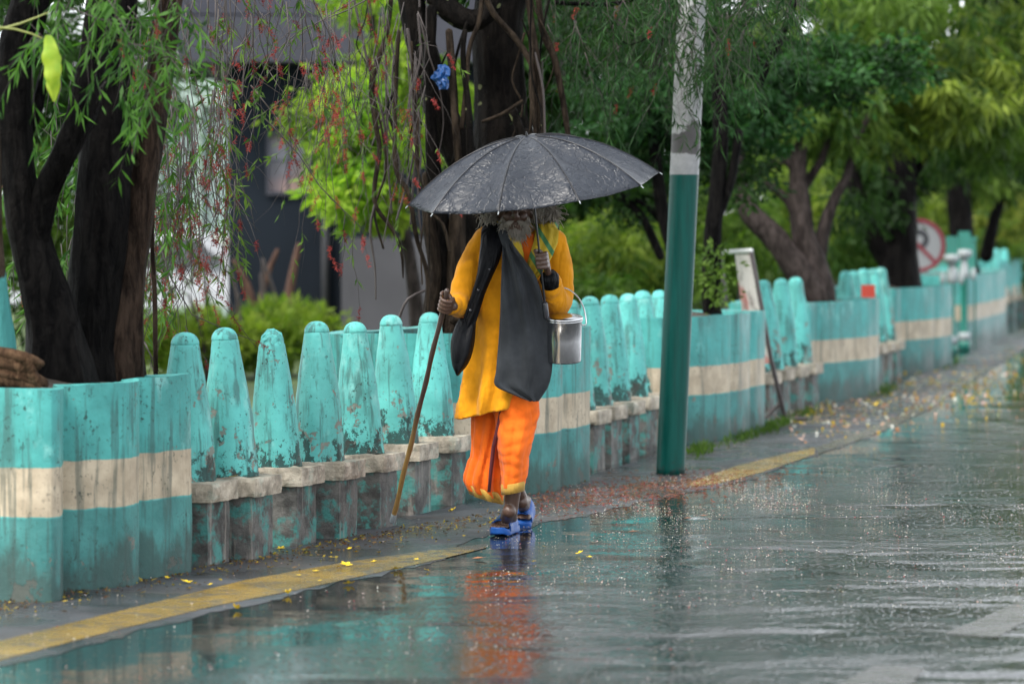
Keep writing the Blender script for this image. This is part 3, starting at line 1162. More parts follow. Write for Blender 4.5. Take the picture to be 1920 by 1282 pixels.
for k in range(34):
    x = rs.choice([rs.uniform(255, 450), rs.uniform(255, 560), rs.uniform(480, 700)])
    y0 = rs.uniform(-120, 60)
    D = rs.uniform(15.2, 17.6)
    ln = rs.uniform(180, 560) if x < 460 else rs.uniform(120, 330)
    x1 = x + rs.uniform(-70, 60)
    strands.append([P(x, y0, D), P(x + (x1 - x) * .2 + rs.uniform(-12, 12), y0 + ln * .3, D), P(x + (x1 - x) * .6 + rs.uniform(-14, 14), y0 + ln * .65, D + .1), P(x1, y0 + ln, D + .15)])
for k in range(44):
    x = rs.uniform(262, 445)
    y0 = rs.uniform(150, 380)
    D = rs.uniform(15., 17.)
    ln = rs.uniform(120, 290)
    strands.append([P(x, y0, D), P(x + rs.uniform(-15, 15), y0 + ln * .5, D), P(x + rs.uniform(-35, 35), y0 + ln, D)])
strands += [pxs((470, -40, 16, 0)[:3], (458, 110, 16), (455, 180, 16), (410, 215, 16), (395, 260, 16)),
            pxs((470, 60, 16), (440, 100, 16), (415, 190, 16), (398, 300, 16), (392, 330, 16)),
            pxs((740, -30, 17), (650, 20, 17), (560, 60, 17), (470, 140, 17), (420, 190, 17)),
            pxs((700, -20, 17.2), (600, 40, 17.2), (500, 110, 17.2)),
            pxs((490, 215, 16.8), (560, 290, 16.8), (600, 350, 16.8), (650, 400, 16.8), (700, 450, 16.8)),
            pxs((470, 160, 16.9), (540, 250, 16.9), (590, 330, 16.9)),
            pxs((620, 20, 17), (618, 110, 17), (600, 190, 17), (595, 260, 17)),
            pxs((300, 460, 15), (320, 520, 15), (360, 590, 15), (440, 625, 15), (480, 640, 15)),
            pxs((270, 640, 14.6), (285, 670, 14.6), (300, 700, 14.6))]
weeping(t3, strands, lp=.2, fp=.2, tw=.0042, sub=4, fl_tints=((.10, .012, .016), (.22, .035, .035)))
# denser willow-like sprays over the trunks
st2 = []
for k in range(20):
    x = rs.uniform(70, 350)
    y0 = rs.uniform(-90, 75)
    D = rs.uniform(12.6, 13.4)
    ln = rs.uniform(50, 150)
    st2.append([P(x, y0, D), P(x + rs.uniform(-10, 30), y0 + ln * .35, D), P(x + rs.uniform(-10, 60), y0 + ln, D)])
for k in range(40):
    x = rs.uniform(-20, 330)
    y0 = rs.uniform(60, 500)
    D = rs.uniform(14.8, 16.5)
    ln = rs.uniform(100, 230)
    st2.append([P(x, y0, D), P(x + rs.uniform(-15, 15), y0 + ln * .5, D), P(x + rs.uniform(-25, 25), y0 + ln, D)])
st2.append(pxs((130, 15, 12.8), (190, 38, 12.8), (240, 36, 12.8), (290, 30, 12.8)))
st2.append(pxs((230, 80, 12.9), (290, 90, 12.9), (340, 110, 12.9), (385, 150, 12.9)))
weeping(t1, st2, leaf=(.095, .013), lp=.75, fp=.02, tints=((.02, .06, .015), (.07, .16, .03)), sub=2)

# the big yellow-green leaf hanging at top left, part of the forked tree
lv = MB()
tw = [P(-20, 50, 12.4), P(28, 55, 12.4), P(60, 64, 12.4), P(78, 72, 12.4)]
lv.add(*tube(*smooth_path(tw, [.006, .005, .004, .003], .05), 6))
lv.add(*tube(*smooth_path([P(-20, 60, 12.5), P(40, 44, 12.5), P(90, 24, 12.5)], [.006, .005, .003], .05), 6))
M['green_twig'] = mat_plain('green_twig', (.16, .18, .04), .5, .2, 30)
lv.build('leaf_twig', M['green_twig'], t1)


def big_leaf(cx, y0, y1, wmax, D, bend, mat, parent):
    V, Fc = [], []
    n = 16
    for i in range(n + 1):
        t = i / n
        w = wmax * (math.sin(math.pi * min(1, t * .93 + .05)) ** .7) * (1 + .10 * math.sin(t * 19))
        for j in (-1, -.5, 0, .5, 1):
            p = P(cx + bend * math.sin(t * 2.4) + j * w * .5, y0 + (y1 - y0) * t, D)
            p.y += .012 * abs(j) * (1 + .6 * math.sin(t * 15 + j)) + .03 * t * t
            V.append(p)
    for i in range(n):
        for j in range(4):
            a = i * 5 + j
            Fc.append((a, a + 1, a + 6, a + 5))
    o = MB().add(V, Fc).build('leaf', mat, parent)
    return o


lt = NT('yellow_green_leaf')
vv = lt.obj(False)
lc = lt.mix(lt.rng(lt.noise(vv, 12, 4), .35, .65), (.16, .30, .02), (.36, .46, .05))
lt.fin(lc, .35, lt.bump(lt.wave(vv, 60, 2), .2, .003))
tr_ = lt.n("ShaderNodeBsdfTranslucent")
lt.set(tr_.inputs[0], (.4, .55, .03))
mx_ = lt.n("ShaderNodeMixShader")
mx_.inputs[0].default_value = .4
lt.t.links.new(lt.b.outputs[0], mx_.inputs[1])
lt.t.links.new(tr_.outputs[0], mx_.inputs[2])
lt.t.links.new(mx_.outputs[0], lt.out.inputs[0])
tag(big_leaf(90, 66, 168, 34, 12.38, 6, lt.m, t1), 'broad yellow-green leaf hanging in front')
tag(big_leaf(100, 82, 190, 30, 12.42, -2, lt.m, t1), 'broad yellow-green leaf hanging behind the first')

# ------------------------------------------------------------------ banyan behind the man
bn = root_of('banyan_tree', 'banyan with fused trunk, lichen spots and hanging aerial roots behind the umbrella', 900, 640, 18.7)
mb = MB()
trunk_into(mb, [(905, 680, 18.7, 150), (905, 560, 18.7, 125), (915, 440, 18.7, 115), (938, 330, 18.75, 112), (940, 240, 18.75, 104), (936, 140, 18.75, 92), (934, 40, 18.75, 92), (950, -80, 18.75, 110), (980, -300, 18.8, 80)], rough=.07, seed=40)
trunk_into(mb, [(768, -80, 18.5, 46), (772, 0, 18.5, 52), (790, 90, 18.5, 54), (812, 170, 18.5, 60), (838, 240, 18.5, 64), (866, 300, 18.5, 62), (888, 370, 18.55, 66), (880, 480, 18.55, 60), (860, 640, 18.5, 56)], rough=.1, seed=43)
trunk_into(mb, [(800, -30, 18.45, 44), (842, 20, 18.4, 46), (880, 40, 18.4, 44), (915, 25, 18.4, 38), (935, -30, 18.4, 34)], rough=.12, seed=45)
trunk_into(mb, [(985, 260, 18.6, 40), (960, 340, 18.6, 60), (950, 470, 18.6, 60), (940, 640, 18.6, 60)], rough=.1, seed=47)
mb.build('trunk', M['bark_banyan'], bn)
AR = [
    ([(858, 385, 18.35, 30), (856, 470, 18.3, 33), (850, 560, 18.3, 30), (846, 640, 18.3, 30)], 'bark_root'),
    ([(800, 330, 18.3, 18), (805, 420, 18.3, 24), (815, 500, 18.3, 24), (806, 580, 18.3, 28), (800, 650, 18.3, 30)], 'bark_root'),
    ([(808, 20, 18.3, 22), (806, 120, 18.3, 26), (808, 230, 18.3, 24), (815, 330, 18.3, 28), (825, 450, 18.35, 34), (830, 640, 18.35, 40)], 'bark_banyan'),
    ([(736, -40, 18.1, 9), (726, 60, 18.1, 10), (698, 150, 18.1, 11), (704, 230, 18.1, 10), (712, 280, 18.1, 9), (702, 350, 18.1, 9), (706, 390, 18.1, 8), (735, 430, 18.1, 8), (752, 470, 18.1, 6), (756, 520, 18.1, 3)], 'bark_root'),
    ([(704, 380, 18.1, 6), (694, 430, 18.1, 5), (703, 500, 18.1, 4), (705, 560, 18.1, 3)], 'twig'),
    ([(748, 60, 18.0, 8), (742, 160, 18.0, 9), (740, 260, 18.0, 9), (744, 325, 18.0, 9), (765, 360, 18.0, 9), (775, 410, 18.0, 9), (782, 450, 18.05, 9), (802, 520, 18.1, 9), (800, 610, 18.1, 9)], 'bark_root'),
    ([(772, 80, 18.1, 5), (778, 200, 18.1, 6), (784, 300, 18.1, 6), (790, 380, 18.1, 6), (830, 420, 18.1, 6), (842, 470, 18.1, 6)], 'bark_root'),
    ([(765, 120, 18.1, 4), (786, 220, 18.1, 4), (776, 330, 18.1, 5), (770, 420, 18.1, 4)], 'twig'),
    ([(842, 60, 18.2, 13), (848, 150, 18.2, 14), (854, 240, 18.2, 14), (862, 320, 18.25, 14)], 'bark_root'),
    ([(872, 60, 18.2, 10), (868, 110, 18.2, 12), (878, 200, 18.2, 14), (882, 290, 18.2, 14)], 'bark_banyan'),
    ([(905, -20, 18.2, 9), (898, 40, 18.2, 10), (880, 90, 18.2, 10), (874, 160, 18.2, 9), (866, 240, 18.2, 9)], 'bark_root'),
    ([(905, -20, 18.2, 12), (925, 25, 18.2, 12), (960, 65, 18.2, 12), (985, 100, 18.2, 12), (1000, 140, 18.2, 11), (1006, 260, 18.2, 10)], 'bark_root'),
    ([(988, -40, 18.2, 12), (996, 40, 18.2, 12), (1008, 120, 18.2, 12), (1012, 200, 18.2, 10), (1014, 280, 18.2, 9)], 'bark_root'),
    ([(1008, -20, 18.3, 11), (1018, 60, 18.3, 11), (1040, 110, 18.3, 12), (1054, 180, 18.3, 11), (1064, 250, 18.3, 11), (1072, 320, 18.3, 10)], 'bark_root'),
    ([(993, 60, 18.25, 7), (998, 150, 18.25, 7), (994, 260, 18.25, 6)], 'bark_root'),
    ([(1003, 100, 18.15, 5), (1018, 170, 18.15, 5), (1022, 280, 18.15, 5)], 'twig'),
    ([(978, 190, 18.2, 7), (940, 215, 18.15, 7), (905, 228, 18.15, 6)], 'bark_root'),
    ([(962, 210, 18.3, 20), (980, 260, 18.3, 18), (985, 330, 18.3, 16)], 'bark_banyan'),
    ([(1036, 370, 18.3, 8), (1044, 420, 18.3, 8), (1048, 480, 18.3, 8), (1040, 600, 18.3, 8)], 'bark_root'),
    ([(850, 600, 18.2, 18), (885, 590, 18.15, 16), (930, 600, 18.2, 14)], 'bark_root'),
    ([(752, 640, 18.05, 6), (748, 600, 18.05, 6), (765, 560, 18.05, 5), (795, 545, 18.1, 5)], 'twig'),
    ([(660, -20, 18.3, 5), (690, 120, 18.3, 5), (720, 230, 18.3, 5), (722, 330, 18.3, 4)], 'twig'),
    ([(720, 30, 18.3, 4), (724, 150, 18.3, 5), (727, 300, 18.3, 4), (735, 400, 18.3, 3)], 'twig'),
]
for k in range(22):
    x = rs.choice([rs.uniform(775, 880), rs.uniform(955, 1050), rs.uniform(690, 800)])
    y0 = rs.uniform(-40, 160)
    D = rs.uniform(18.0, 18.35)
    w_ = rs.uniform(2.5, 7)
    ln = rs.uniform(180, 460)
    p_, q_ = [], x
    for j in range(6):
        p_.append((q_, y0 + ln * j / 5, D, w_ * (1 - .08 * j)))
        q_ += rs.uniform(-22, 22)
    AR.append((p_, rs.choice(['bark_root', 'twig', 'bark_banyan'])))
for k, (path, mt) in enumerate(AR):
    trunk_into(MB(), path, step=.04, n=8, rough=.18, seed=50 + k).build('aerial_root', M[mt], bn) if path[0][3] < 1e9 else None
# fine twigs and leaves hanging from the banyan
st = []
for k in range(46):
    x = rs.uniform(560, 800)
    y0 = rs.uniform(-60, 220)
    D = rs.uniform(17.2, 18.6)
    ln = rs.uniform(120, 330)
    st.append([P(x, y0, D), P(x + rs.uniform(-25, 25), y0 + ln * .45, D), P(x + rs.uniform(-55, 55), y0 + ln, D)])
weeping(bn, st, leaf=(.06, .012), lp=.09, fp=.10, sub=3, tints=(MD, BR))
crown('crown', bn, [(860, -170, 19.2, 260, 150, 1., 70, 70, .10, .03, DK, MD)])

# dark needle foliage drooping in front of the pole, from a bottlebrush whose trunk stands out of frame behind
bb = root_of('bottlebrush_tree', 'dark narrow-leaved bottlebrush boughs hanging over the top of the pole', 1300, -300, 19.3, z=3.6)
st = []
for k in range(210):
    x = rs.uniform(1010, 1500)
    lim = 60 + 120 * math.exp(-((x - 1200) / 190) ** 2)
    y0 = rs.uniform(-140, lim - 40)
    D = rs.uniform(18.2, 20.3)
    ln = rs.uniform(40, 110)
    x1 = x + rs.uniform(-45, 45)
    st.append([P(x, y0, D), P((x + x1) / 2 + rs.uniform(-8, 8), y0 + ln * .5, D), P(x1, min(y0 + ln, lim + 30), D)])
weeping(bb, st, leaf=(.085, .0085), lp=1.0, fp=.012, sub=2, tints=((.008, .026, .010), (.028, .07, .022)))
mb = MB()
trunk_into(mb, [(1040, 5, 18.8, 9), (1090, 8, 18.8, 8), (1180, 2, 18.8, 7), (1330, -60, 18.9, 8)], n=8)
trunk_into(mb, [(1146, 30, 18.7, 4), (1150, 60, 18.7, 4), (1180, 85, 18.7, 3), (1215, 70, 18.7, 3)], n=6)
trunk_into(mb, [(1330, -60, 19.2, 40), (1420, -160, 19.4, 50), (1500, -380, 20, 60)], n=10)
trunk_into(mb, [(1425, 160, 20.2, 12), (1445, 110, 20.2, 14), (1470, 60, 20.2, 14), (1490, -20, 20.2, 16), (1480, -160, 20, 20)], n=10)
trunk_into(mb, [(1425, 115, 20.2, 5), (1412, 90, 20.2, 4), (1408, 60, 20.2, 3)], n=6)
mb.build('trunk', M['bark_black'], bb)

# ------------------------------------------------------------------ trees right of the pole
tc = root_of('street_tree', 'slim dark trunk wrapped in creeper right behind the green pole', 1335, 590, 23.4)
mb = MB()
trunk_into(mb, [(1336, 620, 23.4, 40), (1334, 540, 23.4, 36), (1338, 430, 23.4, 34), (1348, 320, 23.4, 30), (1350, 200, 23.4, 28), (1340, 60, 23.4, 24)], n=10)
trunk_into(mb, [(1340, 420, 23.4, 20), (1370, 340, 23.4, 18), (1385, 250, 23.4, 16)], n=8)
trunk_into(mb, [(1238, 480, 24.6, 16), (1205, 410, 24.6, 17), (1165, 370, 24.6, 16), (1130, 345, 24.6, 12)], n=8)
trunk_into(mb, [(1245, 420, 24.6, 13), (1215, 390, 24.6, 12), (1190, 375, 24.6, 10)], n=8)
trunk_into(mb, [(1262, 470, 24.4, 26), (1240, 380, 24.4, 26), (1228, 280, 24.4, 24), (1222, 180, 24.4, 20), (1240, 60, 24.4, 16)], n=8)
mb.build('trunk', M['bark_black'], tc)
crown('crown', tc, [
    (1210, 210, 24.6, 170, 110, .9, 75, 75, .075, .035, DK, (.03, .09, .03)),
    (1400, 200, 24.8, 120, 120, .9, 60, 75, .075, .035, DK, (.03, .09, .03)),
    (1560, 130, 25.5, 190, 70, .9, 55, 75, .075, .035, DK, (.035, .10, .03)),
    (1390, 330, 24.6, 60, 50, .5, 12, 50, .07, .03, DK, MD),
    (1130, 300, 24.6, 90, 70, .6, 26, 60, .07, .03, DK, MD),
    (1340, 520, 23.3, 30, 60, .25, 14, 34, .05, .022, MD, BR),
    (1180, 400, 24.7, 70, 24, .4, 8, 50, .06, .025, DK, MD),
    (1220, -40, 24.6, 300, 120, 1., 50, 60, .09, .035, DK, MD),
], down=.3)

td = root_of('street_tree', 'pale grey many-branched tree growing from a planter in the middle right', 1540, 570, 28.4)
mb = MB()
trunk_into(mb, [(1538, 590, 28.4, 66), (1536, 540, 28.4, 60), (1522, 490, 28.4, 56), (1508, 440, 28.4, 46), (1500, 380, 28.4, 40), (1496, 310, 28.4, 34), (1500, 250, 28.4, 26), (1480, 160, 28.4, 18)], n=12)
trunk_into(mb, [(1536, 560, 28.3, 50), (1500, 510, 28.3, 52), (1455, 450, 28.3, 48), (1408, 400, 28.3, 40), (1390, 350, 28.3, 26), (1385, 280, 28.3, 18)], n=12, seed=3)
trunk_into(mb, [(1530, 500, 28.5, 34), (1545, 430, 28.5, 26), (1566, 370, 28.5, 20), (1588, 330, 28.5, 17), (1602, 270, 28.5, 14), (1640, 200, 28.5, 10)], n=10, seed=5)
trunk_into(mb, [(1504, 430, 28.4, 26), (1480, 380, 28.4, 18), (1440, 345, 28.4, 14), (1400, 330, 28.4, 10)], n=8, seed=6)
trunk_into(mb, [(1500, 330, 28.4, 22), (1470, 300, 28.4, 18), (1420, 325, 28.4, 13)], n=8, seed=8)
trunk_into(mb, [(1500, 360, 28.5, 20), (1540, 300, 28.5, 15), (1560, 240, 28.5, 11)], n=8, seed=7)
trunk_into(mb, [(1532, 260, 28.6, 7), (1515, 215, 28.6, 7), (1500, 190, 28.6, 6)], n=6, seed=9)
mb.build('trunk', M['bark_far'], td)
crown('crown', td, [
    (1500, 210, 28.8, 160, 90, 1., 50, 60, .17, .036, MD, BR),
    (1680, 190, 29.5, 180, 90, 1., 62, 60, .17, .036, MD, YG),
    (1800, 130, 30.5, 190, 140, 1.2, 75, 60, .17, .036, MD, YG),
    (1640, 60, 29.5, 260, 80, 1., 50, 60, .17, .036, MD, BR),
    (1860, 260, 31, 110, 70, 1., 30, 60, .17, .036, MD, BR),
    (1600, 400, 29.4, 60, 40, .5, 9, 50, .10, .02, DK, MD),
    (1750, -120, 30, 300, 120, 1.2, 50, 60, .14, .035, DK, BR),
    (1930, 20, 34, 140, 130, 1.2, 60, 60, .18, .045, MD, YG),
], down=1.1)

te = root_of('street_tree', 'massive dark trunk standing left of the no-parking sign', 1690, 520, 34.2)
mb = MB()
trunk_into(mb, [(1690, 545, 34.2, 84), (1688, 480, 34.2, 72), (1686, 400, 34.2, 62), (1690, 310, 34.2, 56), (1700, 220, 34.2, 48), (1720, 100, 34.2, 40)], n=12)
trunk_into(mb, [(1684, 510, 34.2, 50), (1650, 460, 34.2, 46), (1620, 400, 34.2, 40), (1600, 340, 34.2, 30), (1590, 280, 34.2, 20)], n=10, seed=4)
trunk_into(mb, [(1690, 360, 34.3, 26), (1724, 320, 34.3, 26), (1730, 250, 34.3, 20)], n=10, seed=5)
mb.build('trunk', M['bark_black'], te)
crown('crown', te, [
    (1650, 330, 34.8, 110, 60, 1., 36, 60, .13, .035, DK, MD),
    (1740, 290, 35, 130, 50, 1., 36, 60, .13, .035, DK, MD),
    (1640, 400, 34.6, 60, 70, .7, 22, 60, .11, .03, DK, MD),
    (1780, 230, 36, 160, 70, 1., 34, 60, .14, .035, DK, BR),
], down=.8)
tf = root_of('street_tree', 'dark trunk rising behind the green ornamental posts', 1806, 500, 42)
mb = MB()
trunk_into(mb, [(1812, 530, 42, 60), (1806, 470, 42, 50), (1800, 390, 42, 46), (1796, 310, 42, 40), (1790, 220, 42, 34), (1770, 80, 42, 26)], n=12)
trunk_into(mb, [(1850, 480, 43, 26), (1862, 420, 43, 22), (1880, 350, 43, 18), (1890, 250, 43, 14)], n=8, seed=2)
mb.build('trunk', M['bark_black'], tf)
crown('crown', tf, [
    (1830, 320, 43, 120, 60, 1.3, 36, 60, .15, .045, DK, BR),
    (1880, 400, 45, 60, 60, 1.3, 20, 60, .15, .05, (.03, .08, .02), (.18, .20, .03)),
    (1900, 180, 44, 140, 90, 1.3, 40, 60, .16, .05, MD, YG),
], down=.8)

# ------------------------------------------------------------------ bushes behind the wall
def bush(name, label, clumps, D, px, py, down=.5, mat=None):
    r = root_of(name, label, px, py, D, z=0, cat='bush')
    crown('foliage', r, clumps, mat or M['leaf_far'], down)
    mb = MB()
    p = P(px, py, D)
    for k in range(4):
        q = Vector((p.x + random.uniform(-.5, .5), p.y + random.uniform(-.3, .3), 0))
        top = q + Vector((random.uniform(-.3, .3), random.uniform(-.2, .2), random.uniform(.7, 1.3)))
        mb.add(*tube(*smooth_path([q, q.lerp(top, .5) + Vector((.05, 0, 0)), top], [.03, .024, .012], .15), 6))
    mb.build('stems', M['twig'], r)
    return r


bush('bamboo_bush', 'bright green feathery bush behind the man\'s shoulder and the posts left of the pole',
     [(1150, 470, 30, 130, 80, .8, 90, 60, .13, .022, MD, YG), (1120, 560, 29, 130, 50, .8, 50, 60, .13, .022, MD, BR), (1230, 520, 30, 90, 90, .8, 50, 60, .13, .022, MD, BR)], 30, 1150, 560, .8)
bush('bamboo_bush', 'feathery green bush in the gap between the slim trunk and the sign board',
     [(1390, 450, 32, 90, 90, .9, 56, 60, .14, .025, MD, BR), (1480, 400, 33, 110, 90, .9, 50, 60, .14, .025, MD, YG), (1300, 440, 32, 70, 100, .8, 36, 60, .14, .025, DK, BR)], 32, 1400, 560, .8)
bush('bamboo_bush', 'green bush seen between the many-branched tree and the massive dark trunk',
     [(1600, 440, 38, 90, 90, 1., 50, 60, .17, .03, MD, BR), (1570, 350, 38, 100, 80, 1., 40, 60, .17, .03, MD, YG)], 38, 1600, 540, .9)
bush('bamboo_bush', 'yellow-green bush seen between the round sign and the far dark trunk',
     [(1760, 400, 50, 60, 90, 1.2, 40, 60, .2, .04, MD, YG), (1860, 440, 55, 90, 60, 1.4, 40, 60, .2, .05, MD, BR)], 50, 1760, 520, .9)
bush('low_shrub', 'blurred light green shrub behind the middle cone posts at left',
     [(530, 625, 33, 105, 62, .6, 60, 60, .12, .035, BR, YG), (450, 650, 32, 60, 50, .5, 24, 60, .12, .035, MD, YG)], 33, 530, 650, -.3)
bush('low_shrub', 'blurred light green shrub right of the leaning brown trunk',
     [(330, 640, 32, 110, 60, .6, 56, 60, .12, .035, BR, YG)], 32, 330, 650, -.3)
bush('low_shrub', 'blurred green hedge further back above the parked white car',
     [(330, 485, 47, 140, 26, .5, 40, 60, .16, .06, BR, YG)], 47, 330, 520, 0)

# tree in the middle gap, its backlight painted into brighter leaf tints
tg = root_of('small_tree', 'blurred tree with yellow-green leaves tinted as if backlit in the gap left of the banyan', 690, 560, 27, z=0)
crown('crown', tg, [
    (680, 250, 27, 90, 110, .8, 64, 46, .13, .058, (.12, .23, .03), (.30, .40, .055)),
    (640, 360, 26.6, 60, 60, .6, 26, 46, .13, .058, (.12, .23, .03), (.30, .40, .055)),
    (640, 190, 27, 60, 60, .6, 22, 46, .13, .055, BR, (.28, .38, .05)),
    (730, 130, 27.4, 70, 110, .8, 30, 46, .13, .055, BR, (.28, .38, .05)),
    (560, 215, 26.6, 24, 20, .3, 4, 40, .10, .04, BR, YG),
    (720, 390, 27, 40, 40, .6, 12, 46, .12, .05, BR, YG),
    (830, 220, 28, 60, 130, .8, 26, 46, .12, .05, BR, (.22, .32, .04)),
    (700, -60, 27.4, 120, 120, .8, 40, 46, .12, .05, BR, (.22, .32, .04)),
], M['leaf_far'], .5)
mb = MB()
trunk_into(mb, [(790, 680, 27.3, 30), (770, 500, 27.3, 26), (735, 330, 27.3, 20), (700, 160, 27.3, 14), (700, -20, 27.3, 9)], n=8)
mb.build('trunk', M['bark_far'], tg)

# wood that closes the view behind everything
fw = crown('far_wood', None, [
    (300, 200, 75, 620, 330, 4, 130, 60, .55, .20, DK, MD),
    (1000, 250, 62, 420, 330, 3, 150, 60, .45, .16, DK, MD),
    (1500, 250, 64, 420, 350, 3, 170, 60, .45, .16, DK, MD),
    (1950, 200, 78, 420, 360, 4, 170, 60, .55, .20, MD, BR),
    (1500, 500, 60, 700, 90, 3, 110, 60, .4, .15, DK, BR),
    (1120, 380, 52, 160, 90, 2, 60, 60, .4, .15, DK, MD),
    (1000, 60, 52, 260, 160, 2, 70, 60, .4, .15, DK, MD),
    (100, 430, 30, 250, 190, 1.5, 90, 60, .16, .04, DK, BR),
    (120, 150, 28, 260, 190, 1.5, 90, 60, .16, .04, DK, MD),
], M['leaf_far'], .4)
tag(fw, kind='stuff')

# ------------------------------------------------------------------ buildings and car, far left
M['wall_dark'] = mat_plain('dark_slate_wall', (.0085, .0115, .0165), .8, .75, .55, .2, .003, 0, .06)
M['wall_low'] = mat_plain('grey_plaster', (.055, .055, .062), .8, .6, .6, .2, .003, 0, .1)
M['roof_grey'] = mat_plain('grey_roof_edge', (.042, .044, .056), .7, .3, 1.2, .2, .003, 0, .1)
M['wall_pale'] = mat_plain('pale_green_wall', (.22, .29, .26), .7, .2, 1)
M['white_trim'] = mat_plain('white_trim', (.5, .52, .52), .6, .1, 3)
M['glass'] = mat_plain('window_glass', (.09, .11, .12), .12, .3, 2, 0)
tp = NT('curtained_glass')
vp = tp.obj(False)
M['pink_pane'] = tp.fin(tp.mix(tp.rng(tp.noise(vp, 1.1, 3), .35, .65), (.20, .20, .24), tp.mix(tp.noise(vp, 2.3, 3), (.34, .17, .22), (.33, .28, .17))), .2)


def pbox(px0, px1, py0, py1, D, dep):
    a, b = P(px0, py0, D), P(px1, py1, D)
    return box(min(a.x, b.x), max(a.x, b.x), D, D + dep, min(a.z, b.z), max(a.z, b.z))


D1 = 40.0
gz = 430 + 9000 / D1
bd = thing('slate_building', 'blurred dark slate building with a pinkish window behind the posts at left', 'building', (P(640, 600, D1).x, D1, 0))
mb = MB()
# wall pieces round the window
mb.add(*pbox(428, 500, 118, gz, D1, 5)).add(*pbox(582, 900, 118, gz, D1, 5))
mb.add(*pbox(500, 582, 118, 250, D1, 5)).add(*pbox(500, 582, 362, gz, D1, 5))
mb.build('wall', M['wall_dark'], bd, smooth=False)
MB().add(*pbox(330, 920, 30, 116, D1 - .8, 6.5)).add(*pbox(330, 920, -60, 27, D1 + .4, 5)).build('roof', M['roof_grey'], bd, smooth=False)
MB().add(*pbox(503, 579, 253, 359, D1 + .12, .05)).build('window', M['pink_pane'], bd, smooth=False)
mb = MB()
for q in ((499, 583, 246, 253), (499, 583, 359, 366), (499, 504, 253, 359), (578, 583, 253, 359), (538, 543, 253, 359), (504, 538, 300, 303), (543, 578, 300, 303)):
    mb.add(*pbox(*q, D1 - .06, .05))
mb.build('window_frame', M['roof_grey'], bd, smooth=False)
MB().add(*tube([P(610, 118, D1 - .1), P(610, 640, D1 - .1)], [.05, .05], 10, False)).build('drain_pipe', M['wall_low'], bd)
MB().add(*pbox(640, 860, 446, gz, D1 - 1.2, .9)).build('plinth', M['wall_low'], bd, smooth=False)

D2 = 52.0
gz2 = 430 + 9000 / D2
b2 = thing('pale_building', 'blurred pale green building right of the leaning brown trunk', 'building', (P(330, 600, D2).x, D2, 0))
mb = MB()
mb.add(*pbox(120, 445, 150, 200, D2, 5)).add(*pbox(120, 300, 200, 440, D2, 5)).add(*pbox(368, 378, 200, 440, D2, 5)).add(*pbox(436, 445, 200, 440, D2, 5)).add(*pbox(120, 445, 456, gz2, D2, 5))
mb.build('wall', M['wall_pale'], b2, smooth=False)
M['pale_pane'] = mat_plain('pale_window_glass', (.17, .23, .22), .3, .35, 1.5, 0)
for a, b in ((301, 367), (379, 435)):
    MB().add(*pbox(a, b, 201, 439, D2 + .15, .05)).build('window', M['pale_pane'], b2, smooth=False)
MB().add(*pbox(115, 450, 438, 458, D2 - .3, .6)).build('sill', M['white_trim'], b2, smooth=False)

# white parked car, seen side-on
Dc = 44.0
car_c = P(300, 0, Dc)
car = thing('parked_car', 'blurred white car parked behind the weeping twigs at left', 'car', (car_c.x, Dc, 0))
M['car_paint'] = mat_plain('white_car_paint', (.40, .42, .46), .3, .05, 2, 0)
M['car_glass'] = mat_plain('dark_car_glass', (.02, .025, .03), .08, .1, 2, 0)
M['tyre'] = mat_plain('tyre_rubber', (.02, .02, .02), .7, .1, 9)
prof = [(-2.1, .45), (-2.08, .85), (-1.6, .95), (-1.2, 1.0), (-.55, 1.42), (.55, 1.45), (1.1, 1.1), (1.75, 1.0), (2.05, .85), (2.1, .45)]
V, Fc = [], []
for y, ins in ((-.85, 0), (.85, 0)):
    for x, z in prof:
        V.append(Vector((car_c.x + x, Dc + y * (1 if z < 1.05 else .84), z)))
n = len(prof)
Fc.append(tuple(range(n)))
Fc.append(tuple(range(2 * n - 1, n - 1, -1)))
for k in range(n):
    Fc.append((k, n + k, n + (k + 1) % n, (k + 1) % n))
MB().add(V, Fc).build('body', M['car_paint'], car, smooth=False)
for xa, xb, xc, xd in ((-1.0, -.1, -.1, -.5), (.0, .98, .52, .0)):
    V = [Vector((car_c.x + xa, Dc - .875, 1.02)), Vector((car_c.x + xb, Dc - .875, 1.05)), Vector((car_c.x + xc, Dc - .73, 1.38)), Vector((car_c.x + xd, Dc - .73, 1.37))]
    V += [v + Vector((0, .02, 0)) for v in V]
    MB().add(V, [(0, 1, 2, 3), (7, 6, 5, 4), (0, 4, 5, 1), (1, 5, 6, 2), (2, 6, 7, 3), (3, 7, 4, 0)]).build('window', M['car_glass'], car, smooth=False)
for x in (-1.3, 1.3):
    for y in (-.78, .78):
        MB().add(*tube([Vector((car_c.x + x, Dc + y - .1, .31)), Vector((car_c.x + x, Dc + y + .1, .31))], [.31, .31], 20, False)).build('wheel', M['tyre'], car, smooth=False)

# bare reddish trees before the slate building
M['bark_red'] = mat_bark('reddish_bark', (.05, .03, .025), (.13, .075, .055))
for lab, paths in (('blurred reddish branching trunk before the slate building, left of the other', [[(480, 700, 34, 22), (478, 600, 34, 20), (465, 540, 34, 16), (440, 490, 34, 10)], [(478, 610, 34, 14), (500, 520, 34, 12), (520, 470, 34, 8)]]),
                   ('blurred straight reddish trunk before the slate building, nearer the banyan', [[(530, 700, 35, 24), (535, 600, 35, 20), (548, 520, 35, 16), (560, 460, 35, 10)]])):
    p0 = paths[0][0]
    r = root_of('bare_tree', lab, p0[0], p0[1], p0[2], z=0)
    mb = MB()
    for q in paths:
        trunk_into(mb, q, n=8)
    mb.build('trunk', M['bark_red'], r)

